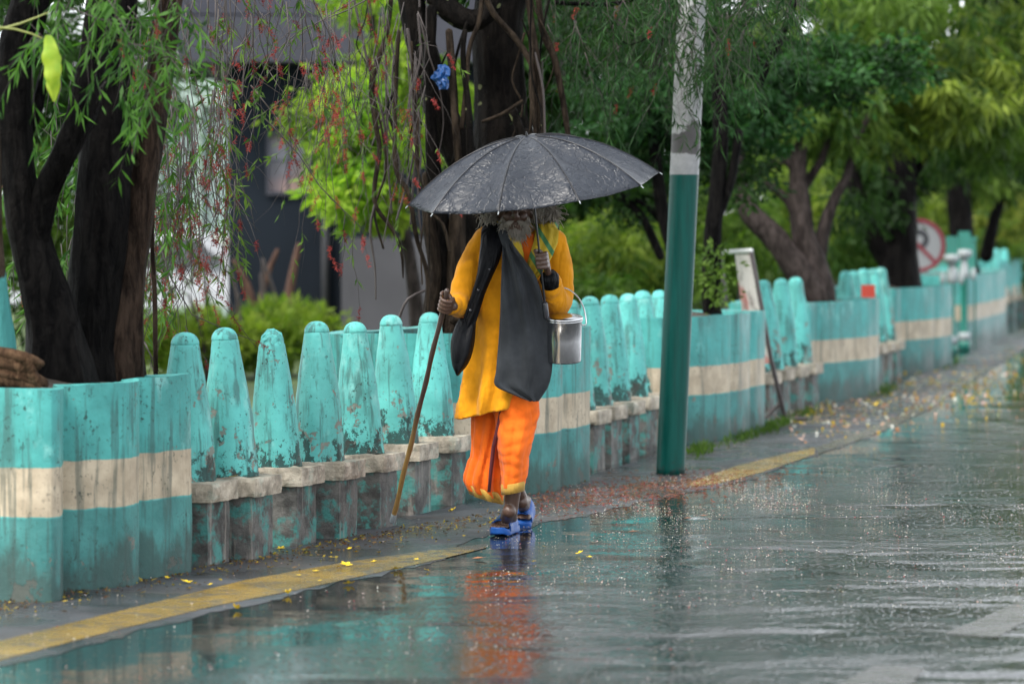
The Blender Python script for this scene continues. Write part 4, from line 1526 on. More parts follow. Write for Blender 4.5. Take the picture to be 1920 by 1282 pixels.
# ------------------------------------------------------------------ blue plastic bag in the banyan
mb = MB()
V, Fc = eloft([(P(828 + 3 * math.sin(i), 122 + i * 5, 18.15), Vector((.016 + .022 * math.sin(math.pi * i / 9), 0, 0)), Vector((0, .012 + .016 * math.sin(math.pi * i / 9), 0))) for i in range(10)], 26,
              lambda g, t: 1 + .28 * math.sin(g * 5 + t * 9) + .2 * math.sin(g * 9 - t * 14))
V = [v + Vector((mnoise.noise(v * 60), mnoise.noise(v * 60 + Vector((3, 1, 0))), mnoise.noise(v * 50 + Vector((0, 5, 2))))) * .012 for v in V]
M['blue_plastic'] = mat_plain('blue_plastic', (.008, .05, .17), .3, .5, 30)
c0 = P(828, 165, 18.15)
tag(mb.add(V, Fc).build('plastic_bag', M['blue_plastic'], None, False, origin=c0), 'crumpled blue plastic bag caught in the banyan stems', 'plastic bag')

# ------------------------------------------------------------------ sign board, red plate, no-parking sign, green posts
M['steel_old'] = mat_plain('rusty_steel', (.06, .05, .05), .5, .5, 30, .5)
tb = NT('peeling_sign_board')
vb = tb.obj(False)
cb = tb.mix(tb.rng(tb.noise(vb, 6, 6, .7), .52, .66), (.50, .47, .45), (.12, .09, .085))
cb = tb.mix(tb.math('MULTIPLY', tb.rng(tb.noise(vb, 4.2, 3), .55, .62), .8), cb, (.38, .10, .09))
cb = tb.mix(tb.rng(tb.sep(vb)[2], .33, .42, 1., 0.), cb, (.05, .10, .35))
M['board'] = tb.fin(cb, .45, tb.bump(tb.noise(vb, 40, 4), .4, .004))
Db = 24.7
sbp = G(1470, 790)
sb = thing('sign_board', 'peeling white and red sandwich board on steel legs beside the pole planter', 'sign board', (sbp.x, sbp.y, 0))


def bar(mb, pts, r, n=8):
    mb.add(*tube(pts, [r] * len(pts), n, True))


front = [P(1408, 470, 24.55), P(1425, 560, 24.6), P(1447, 680, 24.7), P(1474, 790, sbp.y)]
back_ = [P(1352, 474, 25.6), P(1360, 560, 25.55), P(1372, 690, 25.5), P(1385, 792, 25.4)]
mb = MB()
bar(mb, front, .018)
mb.build('leg', M['steel_old'], sb)
mb = MB()
bar(mb, back_, .016)
mb.build('leg', M['steel_old'], sb)
mb = MB()
bar(mb, [front[3] + Vector((-.02, 0, .02)), front[3] + Vector((.17, .1, .02))], .014)
mb.build('foot', M['steel_old'], sb)
mb = MB()
bar(mb, [P(1430, 790, 25.0), P(1465, 752, 24.9)], .012)
bar(mb, [P(1430, 760, 25.2), P(1468, 790, 25.0)], .010)
mb.build('brace', M['steel_old'], sb)
mb = MB()
bar(mb, [front[0], back_[0]], .02)
mb.build('top_rail', M['white_trim'], sb)
V = [front[0] + Vector((-.012, -.01, -.03)), front[2] + Vector((-.012, -.01, 0)), P(1405, 690, 25.0), P(1378, 478, 25.05)]
V += [v + Vector((.004, .025, 0)) for v in V]
MB().add(V, [(0, 3, 2, 1), (4, 5, 6, 7), (0, 1, 5, 4), (1, 2, 6, 5), (2, 3, 7, 6), (3, 0, 4, 7)]).build('board', M['board'], sb, smooth=False)

M['red'] = mat_plain('red_plate_paint', (.62, .045, .015), .4, .1, 10)
rp = P(1628, 560, 30.12)
rd = thing('reflector_plate', 'small bright red plate on a thin white stake before the distant posts', 'marker plate', (rp.x, rp.y, 0))
V, Fc = pbox(1615, 1641, 534, 558, 30.12, .02)
MB().add(V, Fc).build('plate', M['red'], rd, smooth=False)
MB().add(*pbox(1614, 1642, 559, 565, 30.13, .02)).build('white_strip', M['white_trim'], rd, smooth=False)
mb = MB()
bar(mb, [P(1637, 566, 30.16), P(1637, 728, 30.16)], .012)
mb.build('stake', M['red'], rd)

Dn = 37.5
ns = thing('no_parking_sign', 'round white no-parking sign with red ring half hidden by the massive trunk', 'road sign', (P(1722, 0, Dn).x, Dn, 0))
cs = P(1722, 460, Dn)
rad_ = 51 * Dn / F


def disc(r0, r1, y0, y1, n=48, a0=0, a1=2 * math.pi):
    V, Fc = [], []
    full = abs(a1 - a0) > 6.28
    m = n if full else n + 1
    for k in range(m):
        a = a0 + (a1 - a0) * k / n
        for r, y in ((r0, y0), (r1, y0), (r1, y1), (r0, y1)):
            V.append(cs + Vector((math.cos(a) * r, y, math.sin(a) * r)))
    for k in range(n):
        b = ((k + 1) % m)
        for q in range(4):
            Fc.append((k * 4 + q, k * 4 + (q + 1) % 4, b * 4 + (q + 1) % 4, b * 4 + q))
    return V, Fc


M['sign_white'] = mat_plain('sign_white', (.19, .20, .21), .4, .08, 6)
M['sign_red'] = mat_plain('sign_red', (.13, .010, .018), .4, .1, 6)
M['sign_black'] = mat_plain('sign_black', (.012, .013, .018), .4, .1, 6)
MB().add(*disc(.001, rad_ * .97, 0, .012)).build('face', M['sign_white'], ns, smooth=False)
MB().add(*disc(rad_ * .84, rad_, -.012, .016)).build('ring', M['sign_red'], ns, smooth=False)
mb = MB()
w = rad_ * .13
pb = cs + Vector((.02 * rad_, 0, .22 * rad_))
cs_keep = cs
cs = pb
mb.add(*disc(rad_ * .17, rad_ * .37, -.006, -.001, 24, -math.pi / 2, math.pi / 2))
cs = cs_keep
x0 = pb.x - rad_ * .28
mb.add(*box(x0, x0 + rad_ * .2, cs.y - .006, cs.y - .001, cs.z - .55 * rad_, pb.z + rad_ * .37))
mb.add(*box(x0 + rad_ * .2, pb.x, cs.y - .006, cs.y - .001, pb.z + rad_ * .17, pb.z + rad_ * .37))
mb.add(*box(x0 + rad_ * .2, pb.x, cs.y - .006, cs.y - .001, pb.z - rad_ * .37, pb.z - rad_ * .17))
mb.build('letter_p', M['sign_black'], ns, smooth=False)
V, Fc = box(-rad_ * .86, rad_ * .86, -.0105, -.0075, -w * .55, w * .55)
rot = Matrix.Rotation(R(45), 4, 'Y')
MB().add([cs + (rot @ v) for v in V], Fc).build('slash', M['sign_red'], ns, smooth=False)
mb = MB()
bar(mb, [Vector((cs.x, Dn + .04, cs.z + rad_ * .6)), Vector((cs.x, Dn + .04, 0))], .03, 12)
mb.build('post', M['steel_old'], ns)

M['gate_green'] = mat_plain('green_gloss_paint', (.008, .13, .10), .35, .25, 5)
M['gate_white'] = mat_plain('weathered_white_paint', (.24, .27, .28), .5, .2, 8)
for (bx, by, lab, hgt) in ((1784, 664, 'green ornamental post with white capital, nearer and left one of the pair', 1.22),
                           (1808, 656, 'green ornamental post with white capital, farther and right one of the pair', 1.27)):
    g = G(bx, by)
    r = thing('ornamental_post', lab, 'ornamental post', g, 'green ornamental posts with white capitals')
    MB().add(*lathe([(.075, 0), (.075, .10), (.05, .12), (.045, .2), (.045, hgt * .68), (.055, hgt * .7)], 20, g)).build('shaft', M['gate_green'], r)
    MB().add(*lathe([(.05, .12), (.075, .14), (.075, .2), (.05, .22)], 20, g)).build('base_ring', M['gate_white'], r)
    MB().add(*lathe([(.055, hgt * .7), (.07, hgt * .72), (.06, hgt * .78), (.035, hgt * .86), (.04, hgt * .89), (.085, hgt * .91), (.10, hgt * .94), (.09, hgt * .975), (.06, hgt * .985)], 20, g)).build('capital', M['gate_white'], r)
    mb = MB()
    V, Fc = box(-.07, .07, -.05, .05, hgt * .98, hgt * 1.16)
    mb.add([v + g for v in V], Fc)
    mb.build('top_block', M['gate_green'], r, smooth=False)
    mb = MB()
    for s in (-1, 1):
        mb.add(*lathe([(.005, hgt * .68), (.03, hgt * .7), (.035, hgt * .74), (.02, hgt * .79), (.004, hgt * .81)], 12, g + Vector((s * .11, -.03, 0))))
    mb.build('finial', M['gate_white'], r)
gg = G(1812, 650)
gq = thing('square_post', 'square green post standing behind the ornamental pair', 'post', gg)
V, Fc = box(-.12, .12, 0, .14, 0, 1.36)
MB().add([v + gg for v in V], Fc).build('shaft', M['gate_green'], gq, smooth=False)
V, Fc = box(-.135, .135, -.015, .155, 1.36, 1.40)
MB().add([v + gg for v in V], Fc).build('cap', M['gate_green'], gq, smooth=False)

# ------------------------------------------------------------------ the man
DM = 15.6
man = thing('person', 'bearded man in mustard tunic and orange dhoti walking under a black umbrella', 'person', (0, DM, 0))


def Q(px, py, d=0.):
    return P(px, py, DM + d)


ts = NT('dark_brown_skin')
vs = ts.obj(False)
M['skin'] = ts.fin(ts.mix(ts.noise(vs, 30, 4), (.05, .026, .018), (.095, .052, .036)), .42, ts.bump(ts.noise(vs, 160, 3), .3, .002), spec=.5)
M['kurta'] = mat_cloth('mustard_cotton', (.60, .245, .006), .22, fold=7, fb=.45, dirt=(.30, .105, .003))
M['dhoti'] = mat_cloth('orange_cotton', (.78, .14, .012), .2, fold=8, fb=.45, dirt=(.45, .06, .004))
M['grey_wool'] = mat_cloth('charcoal_wool', (.032, .036, .041), .35, 420, 7, .4, dirt=(.012, .013, .015))
M['black_cloth'] = mat_cloth('black_cloth', (.005, .0055, .007), .3, 900, 12, .6, .5, 0.)
M['gold'] = mat_cloth('gold_border', (.42, .25, .05), .3, 900)
M['maroon'] = mat_cloth('maroon_band', (.10, .025, .03), .3, 900)
M['hair'] = mat_plain('grey_hair', (.25, .225, .19), .6, .35, 60)
M['inner_orange'] = mat_cloth('inner_orange_cotton', (.60, .12, .012), .2)

# stick and umbrella axes are needed for the hands
stick_tip = P(735, 980, 16.0)
hand_s = Q(833, 570, -.25)
stick_ax = (hand_s - stick_tip).normalized()
stick_top = hand_s + stick_ax * .075
shaft_lo = Q(1023, 582, -.27)
apex = Q(988, 256, -.37)
um_ax = (apex - shaft_lo).normalized()
hand_u = shaft_lo.lerp(apex, (582 - 487) / (582 - 250))

body = MB()


def cap(pts, rad, n=12):
    body.add(*tube(pts, rad, n, True))


def ell(c, rx, ry, rz, tilt=0.):
    V, Fc = lathe([(math.sin(a) if 0 < a < math.pi else .001, -math.cos(a)) for a in [math.pi * i / 14 for i in range(15)]], 22)
    m = Matrix.Rotation(tilt, 4, 'X')
    body.add([c + (m @ Vector((v.x * rx, v.y * ry, v.z * rz))) for v in V], Fc)


def grip(C_, a, p, rs, wrist, s):
    q = a.cross(p) * s

    def pos(ang, r, h):
        ang = R(ang)
        return C_ + (p * math.cos(ang) + q * math.sin(ang)) * r + a * h
    for i, (h, sc) in enumerate(((.032, .96), (.011, 1.03), (-.010, 1.0), (-.030, .88))):
        k0 = pos(8, rs + .024, h * .95)
        cap([wrist.lerp(k0, .15), k0], [.015, .0125], 8)
        path = [pos(x * sc, rs + r, h) for x, r in ((8, .024), (62, .021), (115, .014), (165, .0105), (215, .0095), (245, .009))]
        pts, rr = smooth_path(path, [.0115, .0105, .0100, .0092, .0085, .0072], .008)
        cap(pts, rr, 8)
    path = [wrist.lerp(pos(-25, rs + .022, .012), .35), pos(-38, rs + .022, .030), pos(-85, rs + .016, .046), pos(-135, rs + .012, .050), pos(-165, rs + .011, .051)]
    pts, rr = smooth_path(path, [.017, .0135, .0115, .0105, .008], .01)
    cap(pts, rr, 8)


# head: skull, jaw, nose, brows, cheeks, lips, ears
hc = Q(966, 392, -.10)
ell(hc + Vector((0, .015, .012)), .076, .096, .108, R(10))
ell(hc + Vector((0, -.025, -.075)), .055, .062, .062, R(10))
ell(hc + Vector((-.035, -.062, -.035)), .026, .022, .026)
ell(hc + Vector((.035, -.062, -.035)), .026, .022, .026)
cap([hc + Vector((0, -.083, .015)), hc + Vector((0, -.108, -.028)), hc + Vector((0, -.104, -.038))], [.010, .015, .014], 10)
ell(hc + Vector((-.014, -.096, -.038)), .010, .010, .009)
ell(hc + Vector((.014, -.096, -.038)), .010, .010, .009)
cap([hc + Vector((-.05, -.07, .022)), hc + Vector((-.02, -.088, .026))], [.010, .010], 8)
cap([hc + Vector((.05, -.07, .022)), hc + Vector((.02, -.088, .026))], [.010, .010], 8)
cap([hc + Vector((-.024, -.082, -.070)), hc + Vector((0, -.090, -.068)), hc + Vector((.024, -.082, -.070))], [.006, .008, .006], 8)
cap([hc + Vector((-.020, -.080, -.082)), hc + Vector((0, -.087, -.083)), hc + Vector((.020, -.080, -.082))], [.006, .008, .006], 8)
for s in (-1, 1):
    ell(hc + Vector((s * .078, .01, -.015)), .012, .024, .034)
# neck and trunk
cap([hc + Vector((0, .02, -.06)), Q(972, 440, .02), Q(970, 480, .03)], [.055, .056, .08], 14)
rows = [(Q(968, 440, .03), .13, .075), (Q(966, 480, .02), .165, .10), (Q(964, 560, .02), .15, .10), (Q(958, 640, .02), .14, .10), (Q(950, 720, .02), .155, .11), (Q(948, 770, .02), .13, .10)]
body.add(*eloft([(c, Vector((a, 0, 0)), Vector((0, b, 0))) for c, a, b in rows], 20))
# arms
sh_r, el_r, wr_r = Q(905, 462, .02), Q(876, 575, -.04), Q(850, 574, -.23)
sh_l, el_l, wr_l = Q(1045, 465, .02), Q(1052, 578, -.05), Q(1030, 522, -.22)
cap([sh_r, el_r], [.052, .040])
cap([el_r, wr_r], [.040, .026])
cap([sh_l, el_l], [.052, .040])
cap([el_l, wr_l], [.040, .026])
p_s = Vector((1, .45, 0))
p_s = (p_s - stick_ax * p_s.dot(stick_ax)).normalized()
grip(hand_s, stick_ax, p_s, .013, wr_r, -1)
p_u = Vector((.85, .5, 0))
p_u = (p_u - um_ax * p_u.dot(um_ax)).normalized()
grip(hand_u, um_ax, p_u, .009, wr_l, -1)
# legs
hp_f, kn_f, an_f = Q(966, 745, 0), Q(970, 842, -.07), Q(958, 957, -.02)
hp_b, kn_b, an_b = Q(928, 735, .10), Q(938, 850, .17), Q(979, 940, .42)
cap([hp_f, kn_f, an_f], [.07, .05, .034], 14)
cap([kn_f.lerp(an_f, .25) + Vector((0, .02, 0)), kn_f.lerp(an_f, .6)], [.052, .04], 12)
cap([hp_b, kn_b, an_b], [.065, .05, .034], 14)
# feet with toes
foot_f = G(941, 1003)
foot_b = G(981, 986)


def foot(ankle, heel, ball, w, lift):
    fw_ = (ball - heel)
    fw_.z = 0
    fw_.normalize()
    sd = Vector((-fw_.y, fw_.x, 0))
    cap([ankle, heel + Vector((0, 0, .035))], [.033, .031])
    cap([ankle + fw_ * .03, heel.lerp(ball, .55) + Vector((0, 0, .045)), ball + Vector((0, 0, .028))], [.034, .034, .026])
    for i in range(-1, 2):
        cap([heel.lerp(ball, .3) + sd * i * .012 + Vector((0, 0, .035)), ball + sd * i * .027 + Vector((0, 0, .026))], [.026, .020])
    for i in range(5):
        o = (i - 2) * .0185
        L = (.052, .05, .046, .04, .032)[i] if w > 0 else (.032, .04, .046, .05, .052)[i]
        r = (.0125, .009, .0088, .0085, .008)[i] if w > 0 else (.008, .0085, .0088, .009, .0125)[i]
        b0 = ball + sd * o + Vector((0, 0, .024))
        cap([b0, b0 + fw_ * L * .6 + Vector((0, 0, .003)), b0 + fw_ * L - Vector((0, 0, .004))], [r, r, r * .85], 8)


heel_f = foot_f + Vector((.045, .165, .022))
ball_f = foot_f + Vector((0, .02, .022))
foot(an_f, heel_f, ball_f, 1, 0)
heel_b = foot_b + Vector((.015, .19, .075))
ball_b = foot_b + Vector((-.005, .03, .022))
foot(an_b, heel_b, ball_b, -1, 0)
bo = body.build('body', M['skin'], man)
add_remesh(bo, .0045, 3, .4)
M['eye'] = mat_plain('eye_white', (.5, .45, .4), .2, .05, 5, 0)
for s in (-1, 1):
    V, Fc = lathe([(math.sin(math.pi * i / 10) if 0 < i < 10 else .001, -math.cos(math.pi * i / 10)) for i in range(11)], 14)
    MB().add([hc + Vector((s * .031, -.074, .004)) + v * .013 for v in V], Fc).build('eye', M['eye'], man)


# hair and beard as many curling strands
def strands_obj(name, spec, mat, r=.0022):
    mb = MB()
    for (p, d, ln, curl) in spec:
        pts = [p.copy()]
        dd = d.normalized()
        for i in range(5):
            dd = (dd + Vector((random.gauss(0, curl), random.gauss(0, curl), random.gauss(-.18, curl)))).normalized()
            pts.append(pts[-1] + dd * ln / 5)
        mb.add(*tube(pts, [r, r, r, r * .9, r * .7, r * .4], 4, False))
    return mb.build(name, mat, man)


hsp = []
for k in range(900):
    a = random.uniform(-math.pi, math.pi)
    el = random.uniform(-.35, 1.45)
    n_ = Vector((math.cos(a) * math.cos(el), math.sin(a) * math.cos(el), math.sin(el)))
    if n_.y < -.35 and n_.z < .62:
        continue
    p = hc + Vector((n_.x * .078, .015 + n_.y * .098, .012 + n_.z * .11))
    hsp.append((p, Vector((n_.x * 1.1, n_.y, n_.z * .3 - .35)), random.uniform(.06, .11), .28))
for s, cx, cy in ((-1, 922, 402), (1, 1030, 403)):
    for k in range(230):
        c = Q(cx + random.gauss(0, 8), cy + random.gauss(0, 9), -.05 + random.gauss(0, .03))
        hsp.append((c, Vector((s * random.uniform(-.2, 1), random.gauss(0, .6), random.gauss(-.2, .5))), random.uniform(.04, .08), .45))
strands_obj('hair', hsp, M['hair'])
bsp = []
for k in range(430):
    x = random.gauss(0, .021)
    z = random.uniform(-.125, -.058)
    y = -.086 + abs(x) * .7 + max(0, (-.09 - z)) * .55
    if abs(z + .077) < .012 and abs(x) < .022:
        continue
    bsp.append((hc + Vector((x, y, z)), Vector((x * 6, -.35, -1)), random.uniform(.03, .075) if z < -.085 else random.uniform(.02, .035), .22))
for k in range(160):
    s = random.choice((-1, 1))
    bsp.append((hc + Vector((s * random.uniform(.045, .062), -.05 + random.gauss(0, .012), random.uniform(-.10, -.03))), Vector((s * .3, -.2, -1)), random.uniform(.03, .06), .25))
for k in range(90):
    s = random.choice((-1, 1))
    bsp.append((hc + Vector((s * random.uniform(.006, .035), -.098, -.058)), Vector((s * 1.2, -.2, -.7)), random.uniform(.02, .04), .15))
strands_obj('beard', bsp, M['hair'], .0016)

# tunic: trunk and sleeves grown into one surface
kt = MB()
KR = [(428, 968, 36, .055), (440, 968, 68, .085), (458, 968, 88, .105), (500, 966, 90, .135), (560, 964, 84, .145), (610, 960, 80, .15), (660, 954, 77, .155), (710, 945, 78, .175), (750, 934, 74, .20), (768, 930, 72, .205)]
rows = []
for (py, cx, hw, dp) in interp_rows(KR, 4):
    c = Q(cx, py, .02)
    rows.append((c, Vector((hw * DM / F, 0, -(0.02 if py < 640 else .02 + (py - 640) / 128 * .03))), Vector((0, dp, 0))))


def kfold(g, t):
    am = .03 + .17 * max(0, t - .42)
    w = mnoise.noise(Vector((math.cos(g) * 1.5, math.sin(g) * 1.5, t * 1.4)))
    return 1 + am * math.sin(g * 9 + 1.2 + 3 * w) + .03 * w + .016 * math.sin(g * 3 - t * 14) + .045 * (abs(math.sin(g * 2.2 + t * 13 + 3 * w)) - .5) * (1 - .6 * t)


# hem rises to the right: tilt lower rows
rows2 = []
for i, (c, a, b) in enumerate(rows):
    t = i / (len(rows) - 1)
    a2 = Vector((a.x, 0, .045 * max(0, (t - .6) / .4)))
    rows2.append((c, a2, b))
kt.add(*eloft(rows2, 48, kfold))


def sleeve(path):
    pts, rad = smooth_path([p for p, r in path], [r for p, r in path], .02)

    def disp(i, a, p):
        t = i / len(pts)
        return 1 + .085 * (abs(math.sin(t * 15 + 1.3 * math.sin(a + 1) + 2 * mnoise.noise(p * 7))) - .5) * (1 if .3 < t else .4) + .06 * mnoise.noise(p * 10)
    kt.add(*tube(pts, rad, 20, True, disp))


sleeve([(Q(912, 452, .01), .072), (Q(893, 490, .0), .078), (Q(876, 535, -.05), .075), (Q(868, 568, -.10), .070), (Q(856, 572, -.17), .056), (Q(848, 573, -.20), .047)])
sleeve([(Q(1034, 456, .01), .074), (Q(1044, 500, .0), .078), (Q(1047, 548, -.02), .074), (Q(1046, 568, -.07), .066), (Q(1038, 550, -.14), .060), (Q(1031, 528, -.20), .055)])
ko = kt.build('tunic', M['kurta'], man)
add_remesh(ko, .007, 3, .5)
add_disp(ko, .09, .016)
# black tube painting the shade inside the sleeve opening at the umbrella wrist
cu = MB()
cu.add(*tube([Q(1032, 533, -.20), Q(1030, 520, -.225), Q(1027, 513, -.235)], [.05, .047, .036], 20, False))
cu.build('sleeve_opening_shade', M['black_cloth'], man)

# dhoti
dh = MB()


def dfold(k, am, ph):
    def f(g, t):
        return 1 + am * (.4 + t) * 2.2 * (abs(math.sin(g * k * .5 + ph + .5 * math.sin(t * 4 + g))) - .6) + .02 * math.sin(g * 3 + t * 9)
    return f


LL = [(740, 930, 50, .10), (770, 926, 42, .12), (820, 920, 35, .13), (860, 913, 31, .13), (890, 908, 34, .13), (912, 907, 36, .125), (928, 911, 31, .11)]
rows = [(Q(cx, py, .12), Vector((hw * DM / F, 0, -.024 if py > 860 else 0)), Vector((0, dp, 0))) for py, cx, hw, dp in interp_rows(LL, 4)]
dh.add(*eloft(rows, 72, dfold(9, .10, .6)))
RL = [(740, 958, 46, .09), (770, 968, 42, .11), (820, 967, 34, .12), (850, 965, 29, .11), (885, 964, 24, .095), (912, 962, 21, .08)]
rows = [(Q(cx, py, -.07), Vector((hw * DM / F, 0, .01)), Vector((0, dp, 0))) for py, cx, hw, dp in interp_rows(RL, 10)]
df6 = dfold(6, .045, 2.)
dh.add(*eloft(rows, 64, lambda g, t: df6(g, t) + .045 * (abs(math.sin(t * 24 + 2.2 * math.sin(g) + 2.5 * mnoise.noise(Vector((math.cos(g), math.sin(g), t * 3))))) - .5)))
do = dh.build('dhoti', M['dhoti'], man)
add_remesh(do, .0055, 1, .5)
add_disp(do, .09, .012)
gb = MB()
rows = [(Q(cx, py, -.07), Vector((hw * DM / F, 0, .01)), Vector((0, dp, 0))) for py, cx, hw, dp in ((904, 962.5, 23, .085), (914, 962, 22.5, .082), (923, 961.5, 21.5, .078))]
gb.add(*eloft(rows, 40, dfold(5, .02, 2.)))
gb.build('dhoti_cuff', M['gold'], man)
gb = MB()
rows = [(Q(cx, py, .12), Vector((hw * DM / F, 0, -.024)), Vector((0, dp, 0))) for py, cx, hw, dp in ((914, 908, 35.5, .123), (924, 910, 34, .119), (935, 913, 31, .112))]
gb.add(*eloft(rows, 56, dfold(8, .075, .6)))
gb.build('dhoti_hem', M['gold'], man)
gb = MB()
gb.add(*panel([(762, 938, 944, DM - .16), (800, 930, 939, DM - .12), (840, 921, 929, DM - .075), (880, 917, 924, DM - .05), (922, 914, 920, DM - .03)], 4, .004, .006))
gb.build('border_band', M['maroon'], man)

# inner shirt V, scarf
pn = MB()
pn.add(*panel([(438, 975, 1002, DM - .125), (465, 976, 1003, DM - .14), (490, 976, 996, DM - .15), (510, 975, 986, DM - .15)], 8, .006, .01))
pn.build('shirt_front', M['inner_orange'], man)
tsf = NT('yellow_scarf')
vsf = tsf.obj(False)
sx = tsf.sep(vsf)
dg = tsf.math('ADD', sx[0], tsf.math('MULTIPLY', sx[2], .62))
stripe = tsf.math('ABSOLUTE', tsf.math('SUBTRACT', tsf.math('FRACT', tsf.math('MULTIPLY', dg, 9.0)), .5))
csf = tsf.mix(tsf.rng(stripe, .10, .13, 1., 0.), tsf.mix(tsf.noise(vsf, 14, 4), (.34, .23, .008), (.50, .36, .02)), (.04, .16, .06))
M['scarf'] = tsf.fin(csf, .8, tsf.bump(tsf.noise(tsf.scale(vsf, (1, 1, .4)), 26, 3), .6, .02))
sc1 = MB()
sc1.add(*panel([(424, 946, 964, DM - .13), (445, 948, 974, DM - .16), (475, 956, 982, DM - .185), (505, 968, 986, DM - .19), (522, 977, 983, DM - .19)], 8, .016, .012))
sc1.add(*panel([(420, 1006, 1034, DM - .10), (432, 1004, 1048, DM - .13), (455, 1000, 1046, DM - .165), (480, 992, 1036, DM - .185), (505, 985, 1022, DM - .19), (524, 986, 1006, DM - .19)], 12, .022, .015,
                 lambda s, t: .008 * math.sin(s * 16 + t * 3)))
pts, rr = smooth_path([Q(952, 428, -.12), Q(940, 420, -.02), Q(950, 415, .07), Q(985, 412, .09), Q(1020, 416, .06), Q(1034, 424, -.03), Q(1026, 430, -.11)], [.024, .03, .032, .034, .034, .034, .028], .02)
sc1.add(*tube(pts, rr, 12, True))
so = sc1.build('scarf', M['scarf'], man)

# slippers: sole and strap each
M['slipper'] = mat_plain('blue_rubber', (.010, .065, .26), .45, .25, 14, .15, .003, 0, .2)


def slipper(heel, ball, w):
    r = bpy.data.objects.new('slipper', None)
    fw_ = (ball - heel)
    L0 = fw_.length
    fw_.normalize()
    sd = Vector((0, 0, 1)).cross(fw_).normalized()
    up = fw_.cross(sd)
    up = up if up.z > 0 else -up
    V, Fc = [], []
    outl = [(-.055, .0), (-.05, .028), (-.02, .036), (.05, .036), (L0, .046), (L0 + .045, .046), (L0 + .075, .032), (L0 + .085, .012)]
    ring = [(a, b) for a, b in outl] + [(a, -b * .95) for a, b in outl[::-1] if b > 0]
    n = len(ring)
    for h, k in ((-.026, 1.02), (-.020, 1.08), (-.002, 1.08), (.006, 1.03)):
        for a, b in ring:
            V.append(heel + fw_ * a + sd * b * k + up * (h + (.012 if a > L0 + .05 else 0)))
    for i in range(3):
        for k in range(n):
            Fc.append((i * n + k, i * n + (k + 1) % n, (i + 1) * n + (k + 1) % n, (i + 1) * n + k))
    Fc.append(tuple(range(n))[::-1])
    Fc.append(tuple(3 * n + k for k in range(n)))
    s = MB().add(V, Fc).build('slipper', M['slipper'], man)
    V, Fc = [], []
    m = 14
    for a in (L0 * .35, L0 * .55, L0 * .85, L0 + .022):
        hh = .075 - .30 * max(0, a - L0 * .35) * .75
        for o_ in (0, 1):
            for k in range(m + 1):
                g = math.pi * k / m
                q = (1.04 + .13 * o_)
                V.append(heel + fw_ * a + sd * math.cos(g) * .0475 * q + up * (math.sin(g) ** .7 * hh * q - .004))
    row = 2 * (m + 1)
    for i in range(3):
        for k in range(m):
            for o_ in (0, 1):
                b0 = i * row + o_ * (m + 1) + k
                Fc.append((b0, b0 + 1, b0 + row + 1, b0 + row) if o_ else (b0, b0 + row, b0 + row + 1, b0 + 1))
    for i in (0, 3):
        for k in range(m):
            b0 = i * row + k
            Fc.append((b0, b0 + 1, b0 + m + 2, b0 + m + 1))
    MB().add(V, Fc).build('strap', M['slipper'], s, origin=parent_base(man))
    return s


slipper(heel_f + Vector((0, 0, .004)), ball_f + Vector((0, 0, .004)), 1)
slipper(heel_b + Vector((0, 0, .002)), ball_b + Vector((0, 0, .006)), -1)

# ------------------------------------------------------------------ what the man carries
# charcoal cloth sling bag hanging across his front
cb_ = Q(985, 640, -.22)
bag = thing('sling_bag', 'large charcoal wool sling bag hanging down the front of the man', 'bag', cb_)
BR_ = [(452, 942, 962, DM - .17), (470, 942, 972, DM - .205), (490, 941, 986, DM - .225), (515, 940, 1003, DM - .235), (545, 939, 1014, DM - .23), (580, 938, 1022, DM - .215), (620, 936, 1031, DM - .22), (660, 933, 1036, DM - .225), (695, 930, 1035, DM - .225), (722, 928, 1029, DM - .22), (738, 958, 1020, DM - .215), (752, 992, 1010, DM - .21)]
bgm = MB()
bgm.add(*panel([(a, l, r, d) for a, l, r, d in interp_rows(BR_, 4)], 22, .03, .03, lambda s, t: .05 * (abs(math.sin((s - .25 * t) * 6.5 + .6)) - .6) * min(1, t * 3) * (1 - .55 * t) + .012 * math.sin(s * 15 - t * 9) + .012 * mnoise.noise(Vector((s * 4, t * 3, 2)))))
bgm.build('pouch', M['grey_wool'], bag)
st_ = MB()
pts, rr = smooth_path([Q(952, 462, -.19), Q(944, 440, -.16), Q(946, 425, -.08), Q(958, 420, .02), Q(985, 424, .10)], [.022, .024, .024, .022, .02], .02)
st_.add(*tube(pts, rr, 12, True))
st_.build('strap', M['grey_wool'], bag)

cb2 = Q(870, 640, -.15)
bag2 = thing('shoulder_bag', 'black cloth shoulder bag with buttoned strap and pointed pouch at the man\'s hip', 'bag', cb2)
SR = [(419, 910, 944, DM - .07), (430, 903, 946, DM - .115), (455, 901, 945, DM - .16), (485, 898, 938, DM - .175), (515, 894, 925, DM - .18), (545, 886, 912, DM - .18), (575, 876, 902, DM - .18), (600, 868, 894, DM - .18), (622, 860, 886, DM - .18)]
MB().add(*panel([r for r in interp_rows(SR, 4)], 12, .018, .012, lambda s, t: .007 * math.sin(s * 11 + t * 6))).build('strap', M['black_cloth'], bag2)
PR = [(596, 862, 893, DM - .155), (615, 852, 892, DM - .165), (640, 845, 890, DM - .17), (665, 845, 885, DM - .17), (685, 848, 876, DM - .165), (698, 853, 865, DM - .16), (704, 856, 860, DM - .155)]
MB().add(*panel([r for r in interp_rows(PR, 4)], 14, .03, .04, lambda s, t: .006 * math.sin(s * 12 + t * 4))).build('pouch', M['black_cloth'], bag2)
M['button'] = mat_plain('button_black', (.02, .02, .025), .15, .1, 20, 0)
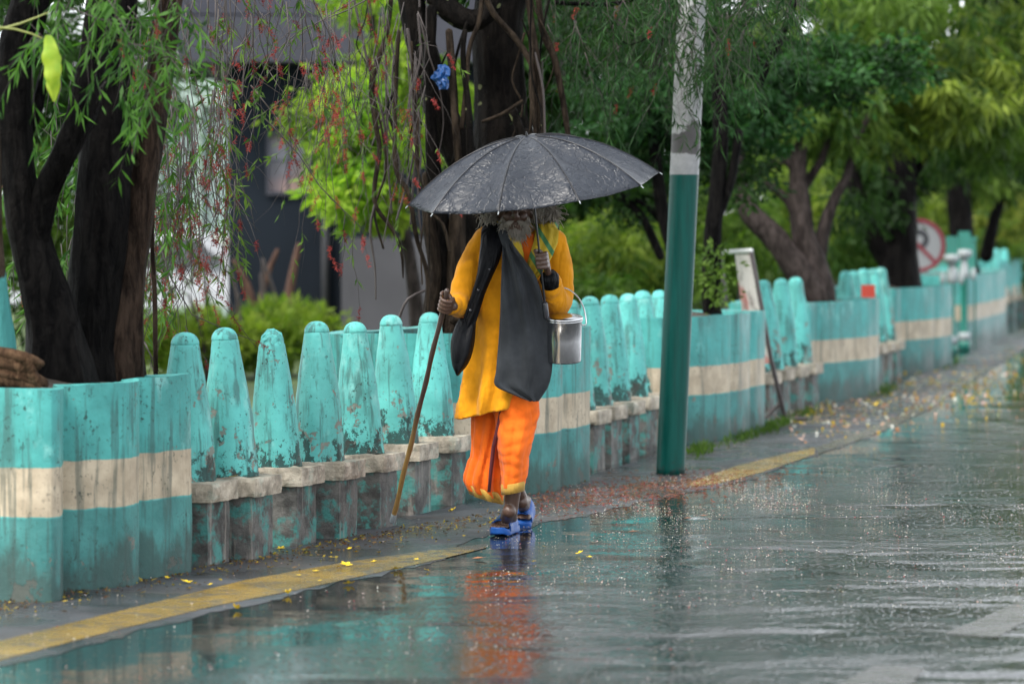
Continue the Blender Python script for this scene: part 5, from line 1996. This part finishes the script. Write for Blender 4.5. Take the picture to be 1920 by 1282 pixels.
for bx, by, bd_ in ((918, 505, -.205), (897, 544, -.208), (882, 582, -.206)):
    c = Q(bx, by, bd_)
    V, Fc = lathe([(.001, -.004), (.007, -.003), (.008, 0), (.007, .003), (.001, .004)], 14)
    MB().add([c + Vector((v.x, v.z, v.y)) for v in V], Fc).build('button', M['button'], bag2)

# walking stick
tw_ = NT('stick_wood')
vw = tw_.obj(False)
M['stick'] = tw_.fin(tw_.mix(tw_.rng(tw_.math('ADD', tw_.sep(vw)[2], tw_.math('MULTIPLY', tw_.noise(vw, 12, 4), .2)), .42, .75), tw_.mix(tw_.noise(vw, 26, 5), (.16, .085, .025), (.36, .22, .07)), tw_.mix(tw_.noise(vw, 40, 4), (.03, .02, .018), (.085, .055, .045))), .35, tw_.bump(tw_.noise(vw, 30, 4), .4, .004))
stk = thing('walking_stick', 'slanting wooden walking stick with a white tip held in the man\'s right hand', 'walking stick', stick_tip)
n_ = 26
pts = [stick_tip.lerp(stick_top, .03 + .97 * i / n_) + Vector((.0018 * math.sin(i * .9), 0, 0)) for i in range(n_ + 1)]
MB().add(*tube(pts, [.0125 + .001 * math.sin(i * 1.7) for i in range(n_ + 1)], 14, True)).build('shaft', M['stick'], stk)
MB().add(*tube([stick_tip + stick_ax * .012, stick_tip + stick_ax * .05], [.0145, .0145], 14, True)).build('ferrule', M['gate_white'], stk)

# pail
pc = Q(1057, 677, -.20)
pail = thing('steel_pail', 'lidded stainless steel pail hanging from the man\'s left forearm', 'pail', pc)
tm = NT('brushed_steel')
vm = tm.obj(False)
M['steel'] = tm.fin(tm.mix(tm.noise(tm.scale(vm, (1, 1, 9)), 12, 4), (.42, .42, .43), (.60, .60, .61)), tm.rng(tm.noise(vm, 18, 4), .3, .7, .12, .24), tm.bump(tm.noise(tm.scale(vm, (1, 1, 12)), 9, 3), .05, .001), 1.)
r_ = 34 * (DM - .2) / F
hp_ = 82 * (DM - .2) / F
MB().add(*lathe([(r_ * .90, .004), (r_ * .93, 0), (r_ * .955, .006), (r_ * .975, hp_ * .5), (r_, hp_ * .93), (r_ * 1.05, hp_ * .95), (r_ * 1.05, hp_ * .97), (r_ * .99, hp_ * .975)], 48, pc)).build('can', M['steel'], pail)
MB().add(*lathe([(r_ * 1.0, hp_ * .978), (r_ * 1.06, hp_ * .985), (r_ * 1.06, hp_ * 1.02), (r_ * .98, hp_ * 1.045), (r_ * .5, hp_ * 1.06), (.002, hp_ * 1.06)], 48, pc)).build('lid', M['steel'], pail)
hw = []
ce = Q(1053, 606, -.20)
for i in range(25):
    a = math.pi * (i / 24)
    x = -math.cos(a) * 45.5 * DM / F
    z = math.sin(a) ** .8 * 62 * DM / F
    hw.append(Vector((ce.x + x - .012 * math.sin(a), ce.y + .10 * math.sin(a), ce.z + z)))
MB().add(*tube([Vector((ce.x - r_ * 1.0, ce.y, ce.z - .004)), hw[0] + Vector((.006, 0, -.006))] + hw + [hw[-1] + Vector((-.006, 0, -.006)), Vector((ce.x + r_ * 1.05, ce.y, ce.z - .004))], [.0035] * 29, 10, True)).build('bail_handle', M['steel'], pail)
for s in (-1, 1):
    MB().add(*box(ce.x + s * r_ * 1.02 - .008, ce.x + s * r_ * 1.02 + .008, ce.y - .01, ce.y + .01, ce.z - .02, ce.z + .004)).build('ear', M['steel'], pail, smooth=False)

pail.rotation_euler = (R(9), 0, 0)

# umbrella
um = thing('umbrella', 'open black rain-wet umbrella held over the man', 'umbrella', hand_u)
tu = NT('wet_black_nylon')
vu = tu.obj(False)
warp = tu.noise(vu, 6, 3)
wv = tu.n("ShaderNodeTexNoise")
tu.t.links.new(vu, wv.inputs['Vector'])
wv.inputs['Scale'].default_value = 9
wv.inputs['Detail'].default_value = 3
dv = tu.n("ShaderNodeVectorMath", operation='MULTIPLY_ADD')
tu.t.links.new(wv.outputs['Color'], dv.inputs[0])
dv.inputs[1].default_value = (.22, .22, .22)
tu.t.links.new(vu, dv.inputs[2])
c1 = tu.rng(tu.voro(dv.outputs[0], 12, 'DISTANCE_TO_EDGE'), 0., .09)
c2 = tu.rng(tu.voro(dv.outputs[0], 24, 'DISTANCE_TO_EDGE'), 0., .12)
nrm = tu.bump(c1, .45, .006, tu.bump(c2, .3, .0028, tu.bump(warp, .5, .06)))
M['nylon'] = tu.fin(tu.mix(tu.noise(vu, 5, 3), (.004, .006, .011), (.010, .014, .023)), tu.rng(tu.noise(vu, 20, 4), .3, .7, .35, .48), nrm, spec=.42)
ua = um_ax
ufx, ufy = frame(ua, Vector((1, 0, 0)))
# tilt a little towards the camera
tiltq = Matrix.Rotation(R(2), 3, 'X') @ Matrix.Rotation(R(-1.2), 3, 'Y')
ua = (tiltq @ ua).normalized()
ufx, ufy = frame(ua, Vector((1, 0, 0)))
RC, HC = 238 * 15.25 / F, .255
TH0 = -90 - 16


def canopy_pt(th, s, dz=0.):
    # th degrees; ribs every 36 deg
    k = ((th - TH0) / 36.0) % 1.0
    w = abs(k - .5) * 2            # 1 on rib, 0 mid panel
    edge = 1 - .085 * (1 - w ** 2) * s ** 2 - (.0)
    r = RC * s * edge
    z = HC * (1 - s ** 2.1) - .042 * (1 - w ** 1.4) * math.sin(math.pi * min(1, s * .9)) + dz
    a = R(th)
    return apex - ua * (HC) + ua * z + (ufx * math.cos(a) + ufy * math.sin(a)) * r


V, Fc = [], []
na, nsr = 120, 26
for i in range(nsr + 1):
    s = max(.012, i / nsr)
    for k in range(na):
        th = TH0 + 360.0 * k / na
        p = canopy_pt(th, s)
        w = abs(((k / na * 10) % 1.0) - .5) * 2
        q = p * 16
        p = p + ua * ((mnoise.noise(q) * .006 + mnoise.noise(q * 2.6) * .004) * min(1, s * 1.6, (1 - s) * 5) * (1.1 - w))
        V.append(p)
for i in range(nsr):
    for k in range(na):
        Fc.append((i * na + k, i * na + (k + 1) % na, (i + 1) * na + (k + 1) % na, (i + 1) * na + k))
Fc.append(tuple(range(na))[::-1])
co = MB().add(V, Fc).build('canopy', M['nylon'], um)
sm = co.modifiers.new('cloth', 'SOLIDIFY')
sm.thickness = .0015
M['dark_metal'] = mat_plain('dark_metal', (.02, .02, .022), .3, .2, 20, .1, .001, .6)
for k in range(10):
    th = TH0 + 36 * k
    pts = [canopy_pt(th, s, .001) for s in [j / 12 for j in range(1, 13)]]
    rb = MB().add(*tube(pts, [.0036] * 12, 6, True)).build('rib', M['dark_metal'], um)
    tip = canopy_pt(th, 1.0)
    d = (tip - canopy_pt(th, .93)).normalized()
    MB().add(*tube([tip - d * .004, tip + d * .016], [.0032, .0026], 8, True)).build('rib_tip', M['gate_white'], rb, origin=parent_base(um))
    mid = canopy_pt(th, .5, -.008)
    run = apex - ua * .24
    MB().add(*tube([run, mid], [.002, .002], 5, True)).build('strut', M['dark_metal'], rb, origin=parent_base(um))
MB().add(*tube([shaft_lo, apex + ua * .012], [.0052, .0045], 12, True)).build('shaft', M['dark_metal'], um)
MB().add(*lathe([(.012, -.02), (.012, .02)], 14, apex - ua * .24)).build('runner', M['dark_metal'], um)
MB().add(*tube([shaft_lo - um_ax * .03, shaft_lo + um_ax * .03], [.015, .014], 14, True)).build('handle', M['button'], um)
MB().add(*tube([apex, apex + ua * .02], [.008, .004], 10, True)).build('ferrule', M['dark_metal'], um)

# ------------------------------------------------------------------ fallen flowers, petals, grass
M['yellow_petal'] = mat_plain('yellow_flower', (.72, .50, .01), .45, .15, 40)


def flower_mesh(seed):
    rr = random.Random(seed)
    V, Fc = [], []
    n = 5
    for k in range(n):
        a = 2 * math.pi * k / n + rr.uniform(-.2, .2)
        L = rr.uniform(.7, 1.1)
        u = Vector((math.cos(a), math.sin(a), 0))
        s = Vector((-u.y, u.x, 0))
        o = len(V)
        h = rr.uniform(.15, .6)
        V += [Vector((0, 0, .04)), u * .5 * L + s * .32 + Vector((0, 0, h * .6)), u * L + s * .15 + Vector((0, 0, h)), u * L - s * .15 + Vector((0, 0, h * .9)), u * .5 * L - s * .32 + Vector((0, 0, h * .5))]
        Fc.append((o, o + 1, o + 2, o + 3, o + 4))
    V2 = [v + Vector((0, 0, -.05)) for v in V]
    F2 = [tuple(i + len(V) for i in f)[::-1] for f in Fc]
    return MB().add(V + V2, Fc + F2)


FM = []
for s_ in range(3):
    o = flower_mesh(s_).build('fallen_flower', M['yellow_petal'], smooth=False)
    FM.append(o.data)
    bpy.data.objects.remove(o)


def flower(px, py, w, h=1., label='small yellow petal lying flat on the wet ground', z=0.004, grp='yellow petals fallen on the road edge'):
    g = G(px, py, z)
    r = w * .5 * g.y / F
    o = bpy.data.objects.new('fallen_flower', FM[random.randint(0, 2)])
    COL.objects.link(o)
    o.location = g
    o.rotation_euler = (random.uniform(-.3, .3), random.uniform(-.3, .3), random.uniform(0, 6))
    o.scale = (r, r, r * h)
    tag(o, label, 'fallen flower', grp)
    return o


flower(443, 1140, 22, 1.9, 'upright yellow flower standing in the puddle nearest the camera', grp='yellow petals fallen on the road edge')
flower(541, 1112, 20, 2.2, 'upright yellow flower in the puddle, right of the nearest one')
flower(848, 957, 16, 1.4, 'yellow flower beside a green leaf below the stick side of the man')
flower(1641, 760, 16, 1.6, 'bright yellow flower on the far road beyond the sign board')
fp = [(650, 1058, 26), (635, 1062, 14), (745, 1066, 26), (470, 1052, 14), (482, 1054, 14), (508, 1063, 18), (526, 1027, 16), (655, 1028, 12), (668, 1034, 12), (620, 1044, 14),
      (313, 1082, 12), (350, 1090, 22), (355, 1102, 14), (394, 1095, 10), (268, 1110, 14), (292, 1094, 10), (166, 1124, 10), (140, 1137, 9), (18, 1150, 16), (560, 1078, 12),
      (592, 1070, 14), (710, 1035, 12), (700, 1052, 12), (780, 1048, 10), (800, 1068, 14), (655, 1093, 22), (600, 1088, 10), (842, 1012, 9), (730, 1000, 9), (1086, 1036, 16), (1105, 1044, 16), (1021, 1024, 10), (1000, 1052, 12),
      (1700, 738, 10), (1780, 726, 12), (1826, 745, 10), (1835, 735, 9), (1760, 720, 8), (1685, 745, 9), (1720, 800, 8), (1640, 842, 8), (1790, 700, 9), (1735, 712, 8)]
for x, y, w in fp:
    flower(x, y, w, .6)
o = flower(437, 893, 18, .5, 'yellow petal resting on a concrete ledge', z=.378)

M['dry_leaf'] = mat_plain('dry_leaf', (.30, .13, .06), .5, .3, 30)


def dry_leaf(px, py, w, label):
    g = G(px, py, .004)
    r = w * .5 * g.y / F
    V = [Vector((-1, 0, 0)), Vector((-.3, .45, .16)), Vector((.4, .35, .1)), Vector((1, 0, .22)), Vector((.4, -.4, .14)), Vector((-.3, -.4, .06)), Vector((0, 0, .02))]
    V2 = [v - Vector((0, 0, .04)) for v in V]
    Fc = [(k, (k + 1) % 6, 6) for k in range(6)]
    o = MB().add([v * r + g for v in V + V2], Fc + [tuple(i + 7 for i in f)[::-1] for f in Fc]).build('dry_leaf', M['dry_leaf'], smooth=False, origin=g)
    tag(o, label, 'dry leaf', 'dry leaves on the wet road')


dry_leaf(1190, 996, 24, 'brown dry leaf floating left of the pole reflection')
dry_leaf(1292, 971, 20, 'orange-brown dry leaf right of the pole reflection')
dry_leaf(1322, 966, 18, 'pale brown dry leaf farther right of the pole reflection')
dry_leaf(900, 1046, 30, 'curled brown leaf at the walking man\'s feet')

# pale petals, splashed drops and wet-road glints painted as pale flecks, uncounted
N = 5200
px = np.concatenate([RNG.uniform(900, 1940, 9000), RNG.normal(1330, 190, 9000), RNG.uniform(0, 1300, 1300)])
py = np.concatenate([720 + (RNG.random(9000) ** 1.4) * 420, 925 + RNG.normal(0, 55, 9000), RNG.uniform(985, 1290, 1300)])
cl = np.array([mnoise.noise(Vector((a / 95., b / 38., 0))) + .5 * mnoise.noise(Vector((a / 30., b / 12., 4))) for a, b in zip(px, py)])
keep = (py > 690) & (py > 1120 - .30 * px - 8) & (cl > RNG.normal(.02, .18, len(px)))
px, py = px[keep], py[keep]
Dv = F * EYE / (py - HZ)
C_ = np.stack([(px - 960) * Dv / F, Dv, np.full(len(Dv), .003)], 1)
N = len(C_)
d_ = norm(np.stack([RNG.normal(size=N), RNG.normal(size=N), np.abs(RNG.normal(size=N)) * .25], 1))
tt = RNG.random((N, 1))
T_ = np.array((.50, .33, .33)) * tt + np.array((.55, .55, .56)) * (1 - tt)
T_ = np.where(RNG.random((N, 1)) < .15, np.array((.30, .06, .08)), T_)
o = leaf_mesh('petals_and_glints', C_, d_, .003 + .009 * RNG.random(N) ** 2, .003 + .004 * RNG.random(N), T_, M['petal'])
tag(o, kind='stuff')
N = 1500
px = RNG.uniform(1480, 1930, N)
py = 742 - (px - 1700) * .17 + RNG.normal(0, 26, N)
Dv = F * EYE / (py - HZ)
C_ = np.stack([(px - 960) * Dv / F, Dv, np.full(N, .003)], 1)
d_ = norm(np.stack([RNG.normal(size=N), RNG.normal(size=N), np.abs(RNG.normal(size=N)) * .35], 1))
T_ = np.array([(.50, .34, .30), (.45, .30, .04), (.30, .14, .08), (.5, .5, .48)])[RNG.integers(0, 4, N)]
tag(leaf_mesh('kerb_litter', C_, d_, .012 + .05 * RNG.random(N) ** 2, .01 + .02 * RNG.random(N), T_, M['petal']), kind='stuff')
# reddish litter near the pole foot
N = 2600
px = RNG.normal(1200, 130, N)
py = 918 - (px - 1200) * .12 + RNG.normal(0, 16, N)
keep = (py > 880) & (py < 985) & (px > 960)
px, py = px[keep], py[keep]
N = len(px)
Dv = F * EYE / (py - HZ)
C_ = np.stack([(px - 960) * Dv / F, Dv, np.full(N, .002)], 1)
d_ = norm(np.stack([RNG.normal(size=N), RNG.normal(size=N), np.abs(RNG.normal(size=N)) * .3], 1))
tt = RNG.random((N, 1))
T_ = np.array((.16, .03, .035)) * tt + np.array((.18, .11, .07)) * (1 - tt)
tag(leaf_mesh('leaf_litter', C_, d_, .012 + .03 * RNG.random(N), .003 + .006 * RNG.random(N), T_, M['petal']), kind='stuff')

# wet leaf scraps swept against the foot of the wall
N = 1500
px = RNG.uniform(-20, 1000, N)
py = 1118 - px * .205 + 26 * (px / 1000.0) + np.abs(RNG.normal(0, 15, N)) + 6
Dv = F * EYE / (py - HZ)
C_ = np.stack([(px - 960) * Dv / F, Dv, np.full(N, .002)], 1)
d_ = norm(np.stack([RNG.normal(size=N), RNG.normal(size=N), np.abs(RNG.normal(size=N)) * .3], 1))
T_ = np.array([(.10, .05, .03), (.16, .10, .05), (.05, .04, .03), (.30, .22, .04)])[RNG.integers(0, 4, N)]
tag(leaf_mesh('wall_litter', C_, d_, .008 + .03 * RNG.random(N) ** 2, .004 + .008 * RNG.random(N), T_, M['petal']), kind='stuff')

# grass tufts along the foot of the farther planters
gx, gy = [], []
for (x0, y0, x1, y1, n) in ((1290, 852, 1350, 838, 260), (1360, 832, 1440, 806, 300), (1440, 806, 1490, 788, 320), (1490, 785, 1530, 772, 140), (1640, 742, 1690, 722, 160), (1776, 690, 1800, 672, 60)):
    t = np.clip(RNG.choice(RNG.random(7), n) + RNG.normal(size=n) * .05, 0, 1)
    gx.append(x0 + (x1 - x0) * t + RNG.normal(size=n) * 6)
    gy.append(y0 + (y1 - y0) * t + RNG.normal(size=n) * 4)
px, py = np.concatenate(gx), np.concatenate(gy)
N = len(px)
Dv = F * EYE / (py - HZ)
C_ = np.stack([(px - 960) * Dv / F, Dv, np.zeros(N)], 1)
d_ = norm(np.stack([RNG.normal(size=N) * .5, RNG.normal(size=N) * .5, np.ones(N) * .8], 1))
tt = RNG.random((N, 1))
T_ = np.array(MD) * tt + np.array(BR) * (1 - tt)
tag(leaf_mesh('grass', C_, d_, .02 + .07 * RNG.random(N), .005 + .010 * RNG.random(N), T_, M['grass']), kind='stuff')
